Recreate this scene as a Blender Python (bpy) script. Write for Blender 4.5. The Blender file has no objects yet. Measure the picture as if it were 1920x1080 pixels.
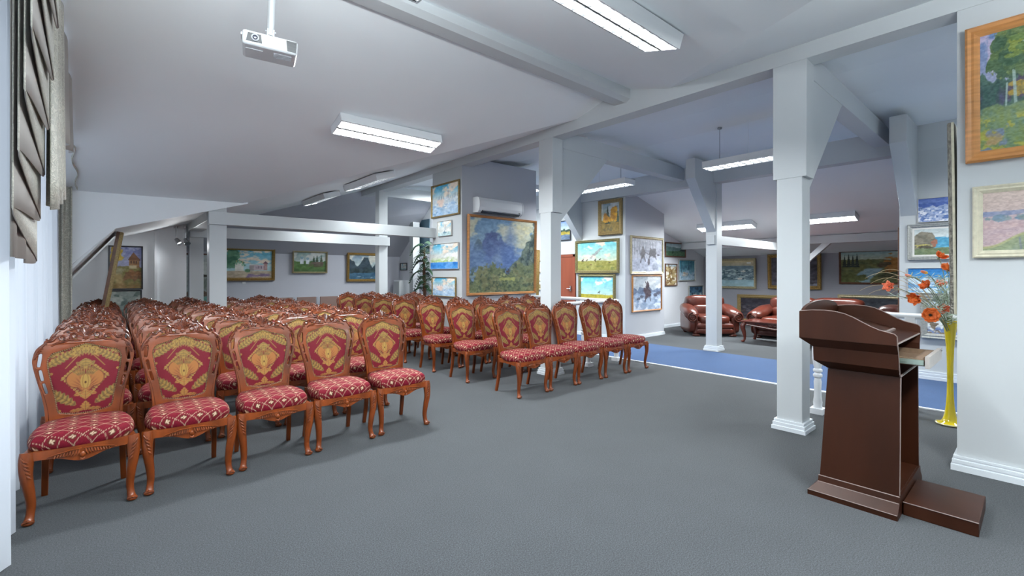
import bpy, bmesh, math, random
import numpy as np
from mathutils import Vector, Matrix
random.seed(7)
SC = bpy.context.scene
COL = SC.collection
PI = math.pi

# ---------------------------------------------------------------- survey of the photograph
# camera: level, 1.36 m high, yaw 41.1 deg; sight() gives the ray of a photo pixel so that
# measured corners can be turned into real positions on the planes they lie in
F, CX, HY, EYE, PSI = 865.0, 960.0, 515.0, 1.36, math.radians(41.1)
def sight(px, py):
    a = (px - CX) / F
    return (math.sin(PSI) + a * math.cos(PSI), math.cos(PSI) - a * math.sin(PSI), (HY - py) / F)
def on_x(px, py, X):
    r = sight(px, py); t = X / r[0]; return (X, r[1] * t, EYE + r[2] * t)
def on_y(px, py, Y):
    r = sight(px, py); t = Y / r[1]; return (r[0] * t, Y, EYE + r[2] * t)
def on_z(px, py, Z):
    r = sight(px, py); t = (Z - EYE) / r[2]; return (r[0] * t, r[1] * t, Z)

# ---------------------------------------------------------------- materials
MATS = {}
def srgb(r, g, b):
    def f(c):
        c /= 255.0
        return c / 12.92 if c <= 0.04045 else ((c + 0.055) / 1.055) ** 2.4
    return (f(r), f(g), f(b))
def mat(name, col, rough=0.6, metal=0.0, spec=0.5, noise=None, bump=None, coat=0.0, emit=None, sheen=0.0):
    """noise=(scale, amount, stretch) mottles the colour; bump=(scale, strength, distance)"""
    if name in MATS: return MATS[name]
    m = bpy.data.materials.new(name); m.use_nodes = True
    nt = m.node_tree; b = nt.nodes['Principled BSDF']
    b.inputs['Base Color'].default_value = (*col, 1)
    b.inputs['Roughness'].default_value = rough
    b.inputs['Metallic'].default_value = metal
    b.inputs['Specular IOR Level'].default_value = spec
    b.inputs['Coat Weight'].default_value = coat
    b.inputs['Coat Roughness'].default_value = 0.08
    b.inputs['Sheen Weight'].default_value = sheen
    if emit:
        b.inputs['Emission Color'].default_value = (*emit[0], 1); b.inputs['Emission Strength'].default_value = emit[1]
    tc = nt.nodes.new('ShaderNodeTexCoord')
    if noise:
        mp = nt.nodes.new('ShaderNodeMapping'); mp.inputs['Scale'].default_value = noise[2] if len(noise) > 2 else (1, 1, 1)
        nz = nt.nodes.new('ShaderNodeTexNoise'); nz.inputs['Scale'].default_value = noise[0]; nz.inputs['Detail'].default_value = 5
        rp = nt.nodes.new('ShaderNodeValToRGB')
        rp.color_ramp.elements[0].position = 0.3; rp.color_ramp.elements[1].position = 0.7
        k = noise[1]
        rp.color_ramp.elements[0].color = (*[c * (1 - k) for c in col], 1)
        rp.color_ramp.elements[1].color = (*[min(1, c * (1 + k)) for c in col], 1)
        nt.links.new(tc.outputs['Object'], mp.inputs[0]); nt.links.new(mp.outputs[0], nz.inputs['Vector'])
        nt.links.new(nz.outputs[0], rp.inputs[0]); nt.links.new(rp.outputs[0], b.inputs['Base Color'])
    if bump:
        n2 = nt.nodes.new('ShaderNodeTexNoise'); n2.inputs['Scale'].default_value = bump[0]; n2.inputs['Detail'].default_value = 4
        bp = nt.nodes.new('ShaderNodeBump'); bp.inputs['Strength'].default_value = bump[1]; bp.inputs['Distance'].default_value = bump[2]
        nt.links.new(tc.outputs['Object'], n2.inputs['Vector']); nt.links.new(n2.outputs[0], bp.inputs['Height'])
        nt.links.new(bp.outputs[0], b.inputs['Normal'])
    MATS[name] = m
    return m
def pattern_mat(name, rough=0.6, spec=0.4, sheen=0.0, bump=None, coat=0.0):
    """colour comes from the woven / painted pattern computed per vertex ('pattern' attribute)"""
    if name in MATS: return MATS[name]
    m = mat(name, (0.5, 0.5, 0.5), rough=rough, spec=spec, sheen=sheen, bump=bump, coat=coat)
    nt = m.node_tree
    at = nt.nodes.new('ShaderNodeAttribute'); at.attribute_name = 'pattern'
    nt.links.new(at.outputs['Color'], nt.nodes['Principled BSDF'].inputs['Base Color'])
    return m

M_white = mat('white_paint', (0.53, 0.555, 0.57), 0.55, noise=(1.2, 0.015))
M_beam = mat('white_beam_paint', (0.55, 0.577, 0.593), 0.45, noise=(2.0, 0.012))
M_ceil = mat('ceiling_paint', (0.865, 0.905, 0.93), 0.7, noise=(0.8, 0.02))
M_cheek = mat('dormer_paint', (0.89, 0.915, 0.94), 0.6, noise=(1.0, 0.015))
M_grey = mat('grey_wall_paint', (0.47, 0.485, 0.53), 0.6, noise=(1.0, 0.02))
M_lav = mat('lavender_wall_paint', (0.47, 0.48, 0.535), 0.6, noise=(1.0, 0.02))
M_purple = mat('purple_grey_wall_paint', (0.30, 0.30, 0.335), 0.6, noise=(1.0, 0.02))
M_pale = mat('pale_grey_wall_paint', (0.70, 0.715, 0.76), 0.6, noise=(1.0, 0.02))
M_skirt = mat('skirting_paint', (0.74, 0.78, 0.82), 0.4)

def carpet_mat(name, c0, c1, c2, sc=430):
    m = bpy.data.materials.new(name); m.use_nodes = True
    nt = m.node_tree; b = nt.nodes['Principled BSDF']; b.inputs['Roughness'].default_value = 0.95
    b.inputs['Specular IOR Level'].default_value = 0.15; b.inputs['Sheen Weight'].default_value = 0.15
    tc = nt.nodes.new('ShaderNodeTexCoord')
    n1 = nt.nodes.new('ShaderNodeTexNoise'); n1.inputs['Scale'].default_value = sc; n1.inputs['Detail'].default_value = 2
    n2 = nt.nodes.new('ShaderNodeTexNoise'); n2.inputs['Scale'].default_value = 3.0; n2.inputs['Detail'].default_value = 6
    n3 = nt.nodes.new('ShaderNodeTexNoise'); n3.inputs['Scale'].default_value = 150; n3.inputs['Detail'].default_value = 3
    for n in (n1, n2, n3): nt.links.new(tc.outputs['Object'], n.inputs['Vector'])
    r = nt.nodes.new('ShaderNodeValToRGB')
    r.color_ramp.elements[0].position = 0.40; r.color_ramp.elements[0].color = (*c0, 1)
    r.color_ramp.elements[1].position = 0.61; r.color_ramp.elements[1].color = (*c2, 1)
    e = r.color_ramp.elements.new(0.5); e.color = (*c1, 1)
    ad = nt.nodes.new('ShaderNodeMath'); ad.operation = 'MULTIPLY_ADD'; ad.inputs[1].default_value = 0.42
    nt.links.new(n3.outputs[0], ad.inputs[0])
    a2 = nt.nodes.new('ShaderNodeMath'); a2.operation = 'MULTIPLY'; a2.inputs[1].default_value = 0.58
    nt.links.new(n1.outputs[0], a2.inputs[0]); nt.links.new(a2.outputs[0], ad.inputs[2])
    nt.links.new(ad.outputs[0], r.inputs[0])
    mx = nt.nodes.new('ShaderNodeMix'); mx.data_type = 'RGBA'; mx.blend_type = 'MULTIPLY'; mx.inputs[0].default_value = 0.22
    r2 = nt.nodes.new('ShaderNodeValToRGB'); r2.color_ramp.elements[0].position = 0.35; r2.color_ramp.elements[1].position = 0.65
    r2.color_ramp.elements[0].color = (0.7, 0.7, 0.7, 1)
    nt.links.new(n2.outputs[0], r2.inputs[0])
    nt.links.new(r.outputs[0], mx.inputs[6]); nt.links.new(r2.outputs[0], mx.inputs[7]); nt.links.new(mx.outputs[2], b.inputs['Base Color'])
    bp = nt.nodes.new('ShaderNodeBump'); bp.inputs['Strength'].default_value = 0.08; bp.inputs['Distance'].default_value = 0.002
    nt.links.new(n1.outputs[0], bp.inputs['Height']); nt.links.new(bp.outputs[0], b.inputs['Normal'])
    return m
M_carpet = carpet_mat('grey_carpet', (0.018, 0.0205, 0.0235), (0.042, 0.0465, 0.0515), (0.082, 0.090, 0.098))
M_blue = carpet_mat('blue_carpet', (0.019, 0.052, 0.135), (0.030, 0.080, 0.20), (0.048, 0.11, 0.255))

# ---------------------------------------------------------------- mesh helpers
class MB:
    """collects shapes, then links them as ONE mesh object"""
    def __init__(s): s.v = []; s.f = []; s.mi = []
    def add(s, vs, fs, mi=0):
        o = len(s.v); s.v += [tuple(v) for v in vs]
        for f in fs: s.f.append(tuple(i + o for i in f)); s.mi.append(mi)
        return s
    def box(s, x0, x1, y0, y1, z0, z1, mi=0):
        return s.add([(x0,y0,z0),(x1,y0,z0),(x1,y1,z0),(x0,y1,z0),(x0,y0,z1),(x1,y0,z1),(x1,y1,z1),(x0,y1,z1)],
                     [(0,3,2,1),(4,5,6,7),(0,1,5,4),(1,2,6,5),(2,3,7,6),(3,0,4,7)], mi)
    def obox(s, c, ax, ay, az, mi=0):
        """box from centre and three half-axis vectors"""
        c = Vector(c); ax = Vector(ax); ay = Vector(ay); az = Vector(az)
        vs = [c + sx*ax + sy*ay + sz*az for sz in (-1,1) for (sx,sy) in ((-1,-1),(1,-1),(1,1),(-1,1))]
        return s.add(vs, [(0,3,2,1),(4,5,6,7),(0,1,5,4),(1,2,6,5),(2,3,7,6),(3,0,4,7)], mi)
    def prism(s, poly, axis, a, b, mi=0):
        """extrude a polygon (2-D points) along axis 'x','y' or 'z' from a to b"""
        n = len(poly)
        def P(p, t):
            return {'x': (t, p[0], p[1]), 'y': (p[0], t, p[1]), 'z': (p[0], p[1], t)}[axis]
        vs = [P(p, a) for p in poly] + [P(p, b) for p in poly]
        fs = [tuple(range(n))[::-1], tuple(range(n, 2*n))] + [(i, (i+1) % n, (i+1) % n + n, i + n) for i in range(n)]
        return s.add(vs, fs, mi)
    def poly(s, pts, mi=0): return s.add(pts, [tuple(range(len(pts)))], mi)
    def tube(s, pts, r, n=8, cap=True, mi=0, squash=None, up=None):
        """swept tube; r a number or a list of radii; squash=(a,b) makes the section oval"""
        P = [Vector(p) for p in pts]; k = len(P)
        R = [float(q) for q in ([r] * k if not hasattr(r, '__len__') else r)]
        vs = []; prev = Vector(up) if up else None
        for i in range(k):
            t = (P[min(i+1, k-1)] - P[max(i-1, 0)])
            t = t.normalized() if t.length > 1e-9 else Vector((0,0,1))
            if prev is None:
                prev = Vector((0,0,1)) if abs(t.z) < 0.9 else Vector((0,1,0))
            u = (prev - t * prev.dot(t))
            u = u.normalized() if u.length > 1e-6 else t.orthogonal().normalized()
            w = t.cross(u); prev = u
            a, b = squash if squash else (1, 1)
            for j in range(n):
                th = 2*PI*j/n
                vs.append(P[i] + R[i] * (a*math.cos(th)*u + b*math.sin(th)*w))
        fs = [(i*n+j, i*n+(j+1) % n, (i+1)*n+(j+1) % n, (i+1)*n+j) for i in range(k-1) for j in range(n)]
        if cap: fs += [tuple(range(n))[::-1], tuple(range((k-1)*n, k*n))]
        return s.add(vs, fs, mi)
    def lathe(s, prof, c=(0,0), n=20, mi=0):
        """profile [(radius, z)] turned about the vertical through c"""
        vs = [(c[0]+r*math.cos(2*PI*j/n), c[1]+r*math.sin(2*PI*j/n), z) for (r, z) in prof for j in range(n)]
        k = len(prof)
        fs = [(i*n+j, i*n+(j+1) % n, (i+1)*n+(j+1) % n, (i+1)*n+j) for i in range(k-1) for j in range(n)]
        fs += [tuple(range(n))[::-1], tuple(range((k-1)*n, k*n))]
        return s.add(vs, fs, mi)
    def ell(s, c, r, nu=14, nv=10, e=1.0, mi=0, rot=None):
        """super-ellipsoid; e<1 is boxier"""
        def pw(x, p): return math.copysign(abs(x)**p, x)
        vs = []; c = Vector(c)
        for i in range(nv+1):
            ph = -PI/2 + PI*i/nv
            for j in range(nu):
                th = 2*PI*j/nu
                p = Vector((r[0]*pw(math.cos(ph), e)*pw(math.cos(th), e), r[1]*pw(math.cos(ph), e)*pw(math.sin(th), e), r[2]*pw(math.sin(ph), e)))
                if rot: p = rot @ p
                vs.append(c + p)
        fs = [(i*nu+j, i*nu+(j+1) % nu, (i+1)*nu+(j+1) % nu, (i+1)*nu+j) for i in range(nv) for j in range(nu)]
        return s.add(vs, fs, mi)
    def build(s, name, mats, parent=None, smooth=False, bevel=0.0, bseg=2, angle=40, sub=0, recalc=True):
        me = bpy.data.meshes.new(name); me.from_pydata(s.v, [], s.f)
        for m in (mats if isinstance(mats, (list, tuple)) else [mats]): me.materials.append(m)
        me.polygons.foreach_set('material_index', s.mi)
        if recalc:
            bm = bmesh.new(); bm.from_mesh(me); bmesh.ops.remove_doubles(bm, verts=bm.verts, dist=1e-6)
            bmesh.ops.recalc_face_normals(bm, faces=bm.faces); bm.to_mesh(me); bm.free()
        o = bpy.data.objects.new(name, me); COL.objects.link(o)
        if parent is not None: o.parent = parent
        if bevel:
            b = o.modifiers.new('bevel', 'BEVEL'); b.width = bevel; b.segments = bseg; b.limit_method = 'ANGLE'; b.angle_limit = math.radians(angle)
        if sub:
            q = o.modifiers.new('sub', 'SUBSURF'); q.levels = sub; q.render_levels = sub
        if smooth:
            me.polygons.foreach_set('use_smooth', [True] * len(me.polygons))
            if angle < 90 and not sub: me.set_sharp_from_angle(angle=math.radians(angle))
        me.update()
        return o

def tag(o, label, cat, group=None, kind=None):
    if label: o['label'] = label
    if cat: o['category'] = cat
    if group: o['group'] = group
    if kind: o['kind'] = kind
    return o
def struct(o, label=None, cat=None): return tag(o, label, cat, None, 'structure')
def thing(name, label, cat, loc=(0,0,0), rotz=0.0, group=None):
    o = bpy.data.objects.new(name, None); COL.objects.link(o)
    o.location = loc; o.rotation_euler = (0, 0, rotz); o.empty_display_size = 0.1
    return tag(o, label, cat, group)
def dup(root, loc, rotz, label=None, group=None):
    r = root.copy(); COL.objects.link(r); r.location = loc; r.rotation_euler = (0, 0, rotz)
    if label: r['label'] = label
    if group: r['group'] = group
    for ch in list(root.children):
        c = ch.copy(); COL.objects.link(c); c.parent = r
        for g in list(ch.children):
            d = g.copy(); COL.objects.link(d); d.parent = c
    return r
def grid_mesh(name, V, C, material, parent=None, smooth=True, flip=False):
    """V (n,m,3) grid of points, C (n,m,3) colours -> mesh with 'pattern' colour attribute"""
    n, m = V.shape[:2]
    me = bpy.data.meshes.new(name)
    idx = np.arange(n*m).reshape(n, m)
    q = np.stack([idx[:-1,:-1], idx[:-1,1:], idx[1:,1:], idx[1:,:-1]], -1).reshape(-1, 4)
    if flip: q = q[:, ::-1]
    me.vertices.add(n*m); me.vertices.foreach_set('co', V.reshape(-1).astype(np.float32))
    k = len(q); me.loops.add(4*k); me.loops.foreach_set('vertex_index', q.reshape(-1).astype(np.int32))
    me.polygons.add(k); me.polygons.foreach_set('loop_start', np.arange(0, 4*k, 4, dtype=np.int32))
    me.update(calc_edges=True)
    if C is not None:
        at = me.color_attributes.new('pattern', 'FLOAT_COLOR', 'POINT')
        at.data.foreach_set('color', np.concatenate([C.reshape(-1, 3), np.ones((n*m, 1))], 1).astype(np.float32).reshape(-1))
    me.polygons.foreach_set('use_smooth', [smooth]*k)
    me.materials.append(material); me.validate(); me.update()
    o = bpy.data.objects.new(name, me); COL.objects.link(o)
    if parent is not None: o.parent = parent
    return o
# ================================================================ THE SETTING
XB, XS = 4.46, 8.0                 # plane of the main beam, plane of the second row of posts
XW, XE = -0.62, 12.8               # window wall, far lounge wall
RIDGE, SLOPE = 3.20, 0.32          # ridge line of the big dormer (Y), fall of the main roof
def roof(X): return 3.33 - SLOPE * (XB - X)
def dormer_far(X, Y): return 3.33 + .015*(X-XB) - .276*(Y-3.85)
def dormer_near(X, Y): return 3.33 + .276*.65 + .015*(X-XB) - .29*(RIDGE-Y)
YC = 7.25                          # far cheek wall of the dormer
YF = 12.4                          # far wall of the hall

m = MB(); m.box(-1.4, 13.2, -2.6, 12.8, -0.12, 0.0)
struct(m.build('floor', M_carpet), 'grey speckled carpet covering the whole hall', 'floor')
m = MB(); m.box(6.25, 8.0, -2.0, 10.4, 0.0, 0.006)
struct(m.build('floor', M_blue), 'blue carpet runner behind the white railings', 'carpet runner')
m = MB(); m.box(6.215, 6.25, -2.0, 10.4, 0.0, 0.012)
struct(m.build('trim_1', mat('white_strip', (.85,.87,.9), .4)), 'white edging strip along the blue carpet', 'edging strip')

# ---- ceilings
def slab(name, pts, material, label, t=0.05):
    m = MB(); n = len(pts)
    m.add([p for p in pts] + [(p[0], p[1], p[2]+t) for p in pts],
          [tuple(range(n)), tuple(range(n, 2*n))[::-1]] + [(i, i+n, (i+1) % n + n, (i+1) % n) for i in range(n)])
    return struct(m.build(name, material), label, 'ceiling')
xv = 1.384
slab('ceiling', [(XW-.1, RIDGE, dormer_far(XW-.1, RIDGE)), (XB, RIDGE, dormer_far(XB, RIDGE)), (XB, 3.85, 3.33), (xv, YC, roof(xv)), (XW-.1, YC, dormer_far(XW-.1, YC))], M_ceil, 'grey sloping dormer ceiling above the chairs')
yn = -1.6
xn = None
for i in range(2000):
    x = XB - i*0.003
    if roof(x) <= dormer_near(x, yn): xn = x; break
slab('ceiling', [(XW-.1, RIDGE, dormer_near(XW-.1, RIDGE)), (XW-.1, yn, dormer_near(XW-.1, yn)), (xn, yn, roof(xn)), (XB, 2.583, 3.33), (XB, RIDGE, dormer_near(XB, RIDGE))], M_ceil, 'grey sloping dormer ceiling overhead, near the camera')
slab('ceiling', [(XB, 2.583, 3.33), (xn, yn, roof(xn)), (XB, yn, 3.33)], M_ceil, 'triangular roof slope beside the main beam, near the camera')
slab('ceiling', [(XB, 3.85, 3.33), (XB, 10.5, 3.33), (.05, 12.35, roof(.05)), (.05, YC+.03, roof(.05)), (xv, YC+.03, roof(xv))], M_ceil, 'long roof slope carrying two lamps, beyond the dormer')
slab('ceiling', [(.05, YC+.03, roof(.05)), (.05, 12.45, roof(.05)), (-.62, 12.45, 1.02), (-.62, YC+.03, 1.02)], M_ceil, 'steep low roof slope behind the dormer cheek')
slab('ceiling', [(XB, 10.5, 3.34), (5.8, 10.4, 3.48), (6.7, 10.4, 3.48), (8.05, 10.5, 3.31), (8.05, YF, 1.88), (.05, YF, 1.88)], M_lav, 'lavender roof slope above the far wall')
slab('ceiling', [(XB+.1, yn, 3.34), (5.8, yn, 3.48), (5.8, 10.5, 3.48), (XB+.1, 10.5, 3.34)], M_ceil, 'grey ceiling rising behind the main beam')
slab('ceiling', [(5.8, yn, 3.48), (6.7, yn, 3.48), (6.7, 10.5, 3.48), (5.8, 10.5, 3.48)], M_ceil, 'flat grey ceiling over the blue carpet')
slab('ceiling', [(6.7, yn, 3.48), (8.05, yn, 3.31), (8.05, 10.5, 3.31), (6.7, 10.5, 3.48)], M_ceil, 'grey ceiling falling towards the lounge posts')
slab('ceiling', [(8.05, yn, 3.15), (13.0, yn, 1.813), (13.0, 10.5, 1.813), (8.05, 10.5, 3.15)], M_ceil, 'sloping ceiling over the leather lounge')

# ---- walls
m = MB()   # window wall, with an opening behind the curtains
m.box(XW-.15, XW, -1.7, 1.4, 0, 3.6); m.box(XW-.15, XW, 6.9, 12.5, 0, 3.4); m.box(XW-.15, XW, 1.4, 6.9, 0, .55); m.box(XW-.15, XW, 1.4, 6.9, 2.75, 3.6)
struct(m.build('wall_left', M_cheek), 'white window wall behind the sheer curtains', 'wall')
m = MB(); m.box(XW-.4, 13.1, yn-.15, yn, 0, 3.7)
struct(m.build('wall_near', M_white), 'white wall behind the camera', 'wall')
m = MB()   # dormer cheek, cut to the roof line
m.prism([(XW-.1, 1.02), (.05, roof(.05)-.01), (1.45, roof(1.45)-.02), (1.45, 2.6), (XW-.1, 2.6)], 'y', YC, YC+.1)
struct(m.build('wall_cheek', M_cheek), 'white cheek wall of the dormer, cut along the roof slope', 'wall')
m = MB(); m.prism([(-.75, 0), (.98, 0), (.98, roof(.98)), (.05, roof(.05)), (-.62, 1.05), (-.75, 1.0)], 'y', 9.5, 9.62)
struct(m.build('wall_house_picture', M_cheek), 'white wall carrying the farmhouse painting', 'wall')
m = MB(); m.box(-.9, 8.2, YF, YF+.15, 0, 3.3)
struct(m.build('wall_far', M_lav), 'lavender grey wall behind the chairs', 'wall')
m = MB(); m.box(.55, .585, 9.46, 9.5, 0, 2.08)
struct(m.build('trim_3', M_cheek), 'vertical white pipe casing on the farmhouse wall', 'trim')

def two_tone(name, x0, x1, y0, y1, z1, mats, label):
    """free-standing wall block: mats = (-X face, -Y face, others)"""
    m = MB()
    vs = [(x0,y0,0),(x1,y0,0),(x1,y1,0),(x0,y1,0),(x0,y0,z1),(x1,y0,z1),(x1,y1,z1),(x0,y1,z1)]
    m.add(vs, [(3,0,4,7)], 0); m.add(vs, [(0,1,5,4)], 1); m.add(vs, [(1,2,6,5),(2,3,7,6),(4,5,6,7),(0,3,2,1)], 2)
    return struct(m.build(name, list(mats)), label, 'wall')
two_tone('wall_shaft', XB+.006, 6.2, 6.4, 7.33, 3.36, (M_white, M_grey, M_white), 'wall block with white end and grey face behind the chairs')
two_tone('wall_door', 8.05, 9.55, 5.66, 10.3, 3.2, (M_white, M_grey, M_white), 'wall block with white door side and grey face')
m = MB(); m.box(9.55, 13.0, 6.33, 6.45, 0, 2.85)
struct(m.build('wall_lounge_end', M_pale), 'pale grey end wall of the lounge', 'wall')
m = MB(); m.box(XE, XE+.15, -1.7, 6.5, 0, 1.95)
struct(m.build('wall_lounge', M_purple), 'purple grey long wall behind the sofa', 'wall')
two_tone('wall_right', 8.002, 9.5, -1.6, 1.25, 2.985, (M_white, M_pale, M_white), 'white wall block with seascapes behind the vase')
two_tone('wall_pillar', XB+.006, 4.75, -1.6, .385, 3.36, (M_white, M_white, M_white), 'broad white pillar with two landscapes')
m = MB(); m.box(6.44, 6.56, 10.4, YF, 0, 3.2)
struct(m.build('wall_recess', M_pale), 'pale wall beside the tall palm', 'wall')
m = MB(); m.box(6.425, 6.44, 10.72, 11.25, 1.95, 2.85)
struct(m.build('trim_4', mat('teal_panel', srgb(62, 92, 108), .5, noise=(3, .15))), 'dark teal panel above the palm', 'panel')
m = MB()
for k in range(12): m.obox((6.40, 10.62+.058*k, 1.35), (.004, .012, 0), (-.012, .026, 0), (0, 0, .58))
struct(m.build('window_2', mat('blind_fabric', (.72,.73,.82), .7)), 'pale vertical blinds behind the palm', 'blinds')

# ---- main beam with its gable, carried by the columns
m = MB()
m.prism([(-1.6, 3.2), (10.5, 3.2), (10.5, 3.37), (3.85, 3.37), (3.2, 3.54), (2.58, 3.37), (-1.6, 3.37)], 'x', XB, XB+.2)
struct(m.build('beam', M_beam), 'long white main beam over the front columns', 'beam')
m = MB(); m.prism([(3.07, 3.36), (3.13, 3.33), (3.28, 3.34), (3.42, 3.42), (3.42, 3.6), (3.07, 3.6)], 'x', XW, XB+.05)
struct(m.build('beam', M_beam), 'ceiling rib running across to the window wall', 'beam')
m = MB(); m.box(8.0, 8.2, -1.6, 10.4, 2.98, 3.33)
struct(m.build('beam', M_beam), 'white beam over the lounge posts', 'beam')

def base_mould(m, x0, x1, y0, y1):
    for (z0, z1, e) in ((0, .032, .034), (.032, .045, .024), (.045, .064, .026), (.064, .074, .016), (.074, .088, .018)):
        m.box(x0-e, x1+e, y0-e, y1+e, z0, z1)
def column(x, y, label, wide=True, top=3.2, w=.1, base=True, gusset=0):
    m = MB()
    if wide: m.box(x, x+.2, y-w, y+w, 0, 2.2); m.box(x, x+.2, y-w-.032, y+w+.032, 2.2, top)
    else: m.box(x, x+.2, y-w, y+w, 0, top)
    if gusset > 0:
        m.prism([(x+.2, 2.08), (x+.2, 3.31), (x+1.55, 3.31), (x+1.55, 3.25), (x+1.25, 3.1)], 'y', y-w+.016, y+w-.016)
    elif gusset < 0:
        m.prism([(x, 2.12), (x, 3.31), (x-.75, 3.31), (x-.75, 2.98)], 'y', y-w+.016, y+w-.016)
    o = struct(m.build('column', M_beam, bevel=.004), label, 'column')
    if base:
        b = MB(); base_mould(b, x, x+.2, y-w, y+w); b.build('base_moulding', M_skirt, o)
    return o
column(XB, 1.44, 'white column beside the wooden lectern', gusset=1)
column(XB, 4.42, 'white column standing behind the right block of chairs', gusset=1)
column(XB, 9.65, 'white column far behind, holding the end of the low beam', wide=False)
column(6.15, 11.2, 'white post in front of the tall palm', wide=False, top=2.78)
column(1.0, 7.37, 'white post at the corner of the dormer cheek', wide=False, top=2.32, base=False)
column(1.03, 9.66, 'white post beside the farmhouse wall', wide=False, top=2.3, base=False)
column(8.1, 3.87, 'white post in front of the leather armchair', wide=False, top=3.0, gusset=-1)
column(8.02, 1.15, 'white post built into the seascape wall', wide=False, top=3.0, gusset=-1, base=False)
column(8.058, 6.9, 'white post built into the door wall', wide=False, top=3.0, gusset=-1, base=False)
column(11.48, 3.55, 'white lounge post under the low purlin', wide=False, top=2.02)
def beam(x0, x1, y0, y1, z0, z1, label):
    m = MB(); m.box(x0, x1, y0, y1, z0, z1)
    return struct(m.build('beam', M_beam, bevel=.003), label, 'beam')
beam(.99, 4.47, 7.22, 7.36, 2.03, 2.2, 'low white beam crossing above the left chairs')
beam(1.03, 4.68, 9.48, 9.56, 2.0, 2.19, 'lower white beam behind the crossing beam')
beam(1.0, 1.2, 7.4, 12.3, 2.1, 2.24, 'white purlin between the two eave posts')
beam(4.66, 8.05, 1.35, 1.53, 3.12, 3.34, 'white tie beam from the lectern column')
beam(4.66, 8.05, 4.33, 4.51, 3.10, 3.34, 'white tie beam from the middle column')
beam(4.66, 8.05, 9.56, 9.74, 3.10, 3.34, 'white tie beam from the far column')
beam(8.07, 11.66, 3.80, 3.94, 1.90, 2.06, 'low white beam from the lounge post')
beam(11.5, 11.64, -1.6, 6.33, 2.03, 2.2, 'white purlin above the sofa')
m = MB(); m.prism([(3.46, 1.66), (3.08, 2.04), (2.92, 2.04), (3.46, 1.52)], 'x', 11.51, 11.62)
struct(m.build('trim_5', M_beam), 'small diagonal brace under the lounge purlin', 'brace')

# ---- baseboards
def skirting(name, pts, label, h=.085):
    """moulded strip along a line of floor points; thickness grows to the left of travel"""
    P = [Vector((p[0], p[1])) for p in pts]; k = len(P)
    def off(e):
        out = []
        for i in range(k):
            ns = []
            for (a, b) in ((i-1, i), (i, i+1)):
                if 0 <= a and b < k: d = (P[b]-P[a]).normalized(); ns.append(Vector((-d.y, d.x)))
            out.append(P[i] + (ns[0]*e if len(ns) == 1 else (ns[0]+ns[1])*e))
        return out
    m = MB(); A = off(-.004)
    for (z0, z1, e) in ((0, .4, .030), (.4, .52, .020), (.52, .74, .024), (.74, .86, .014), (.86, 1.0, .018)):
        B = off(e); m.prism([tuple(q) for q in A] + [tuple(q) for q in B[::-1]], 'z', z0*h, z1*h)
    return struct(m.build(name, M_skirt), label, 'baseboard')
skirting('baseboard_pillar', [(4.75, .385), (XB, .385), (XB, -1.5)][::-1], 'moulded baseboard around the broad pillar', .1)
skirting('baseboard_right', [(XS, -1.5), (XS, 1.25), (9.5, 1.25)], 'moulded baseboard under the seascapes', .11)
skirting('baseboard_door', [(9.55, 5.66), (8.05, 5.66), (8.05, 7.0)], 'white baseboard around the grey wall block', .07)
skirting('baseboard_lounge_end', [(12.8, 6.33), (9.55, 6.33)], 'white baseboard of the lounge end wall', .07) 
skirting('baseboard_shaft', [(6.2, 6.4), (XB, 6.4), (XB, 7.33)], 'white baseboard around the wall block behind the chairs', .09)
skirting('baseboard_far', [(6.4, YF), (-.6, YF)], 'white baseboard of the far wall', .08)

# ---- the door in the white wall
m = MB(); m.box(8.02, 8.05, 7.0, 7.07, 0, 1.83); m.box(8.02, 8.05, 7.76, 7.83, 0, 1.83); m.box(8.02, 8.05, 7.0, 7.83, 1.77, 1.83)
d = struct(m.build('door_1', mat('door_wood', srgb(140, 72, 50), .4, noise=(6, .18, (1, 1, .12)), coat=.2), bevel=.004), 'reddish brown wooden door in the white wall', 'door')
m = MB(); m.box(8.03, 8.055, 7.07, 7.76, 0, 1.77); m.build('door_leaf', MATS['door_wood'], d)
m = MB(); m.box(8.005, 8.03, 7.12, 7.15, .98, 1.1); m.tube([(8.0, 7.135, 1.04), (8.0, 7.24, 1.04)], .009); m.build('door_handle', mat('brushed_steel', (.6,.6,.62), .3, 1.0), d)

# ---- window behind the curtains
m = MB()
for y in (1.4, 3.2, 5.05, 6.84): m.box(XW-.12, XW-.05, y, y+.06, .55, 2.75)
m.box(XW-.12, XW-.05, 1.4, 6.9, .55, .61); m.box(XW-.12, XW-.05, 1.4, 6.9, 2.69, 2.75)
w = struct(m.build('window_1', mat('window_frame', (.8,.82,.85), .4)), 'wide window hidden behind the sheer curtains', 'window')
g = bpy.data.materials.new('window_glass'); g.use_nodes = True
nt = g.node_tree; nt.nodes.remove(nt.nodes['Principled BSDF'])
t = nt.nodes.new('ShaderNodeBsdfTransparent'); gl = nt.nodes.new('ShaderNodeBsdfGlossy'); gl.inputs['Roughness'].default_value = .02
mx = nt.nodes.new('ShaderNodeMixShader'); mx.inputs[0].default_value = .06
nt.links.new(t.outputs[0], mx.inputs[1]); nt.links.new(gl.outputs[0], mx.inputs[2]); nt.links.new(mx.outputs[0], nt.nodes['Material Output'].inputs[0])
m = MB(); m.box(XW-.09, XW-.084, 1.45, 6.85, .6, 2.7); m.build('window_pane', g, w)

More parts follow.
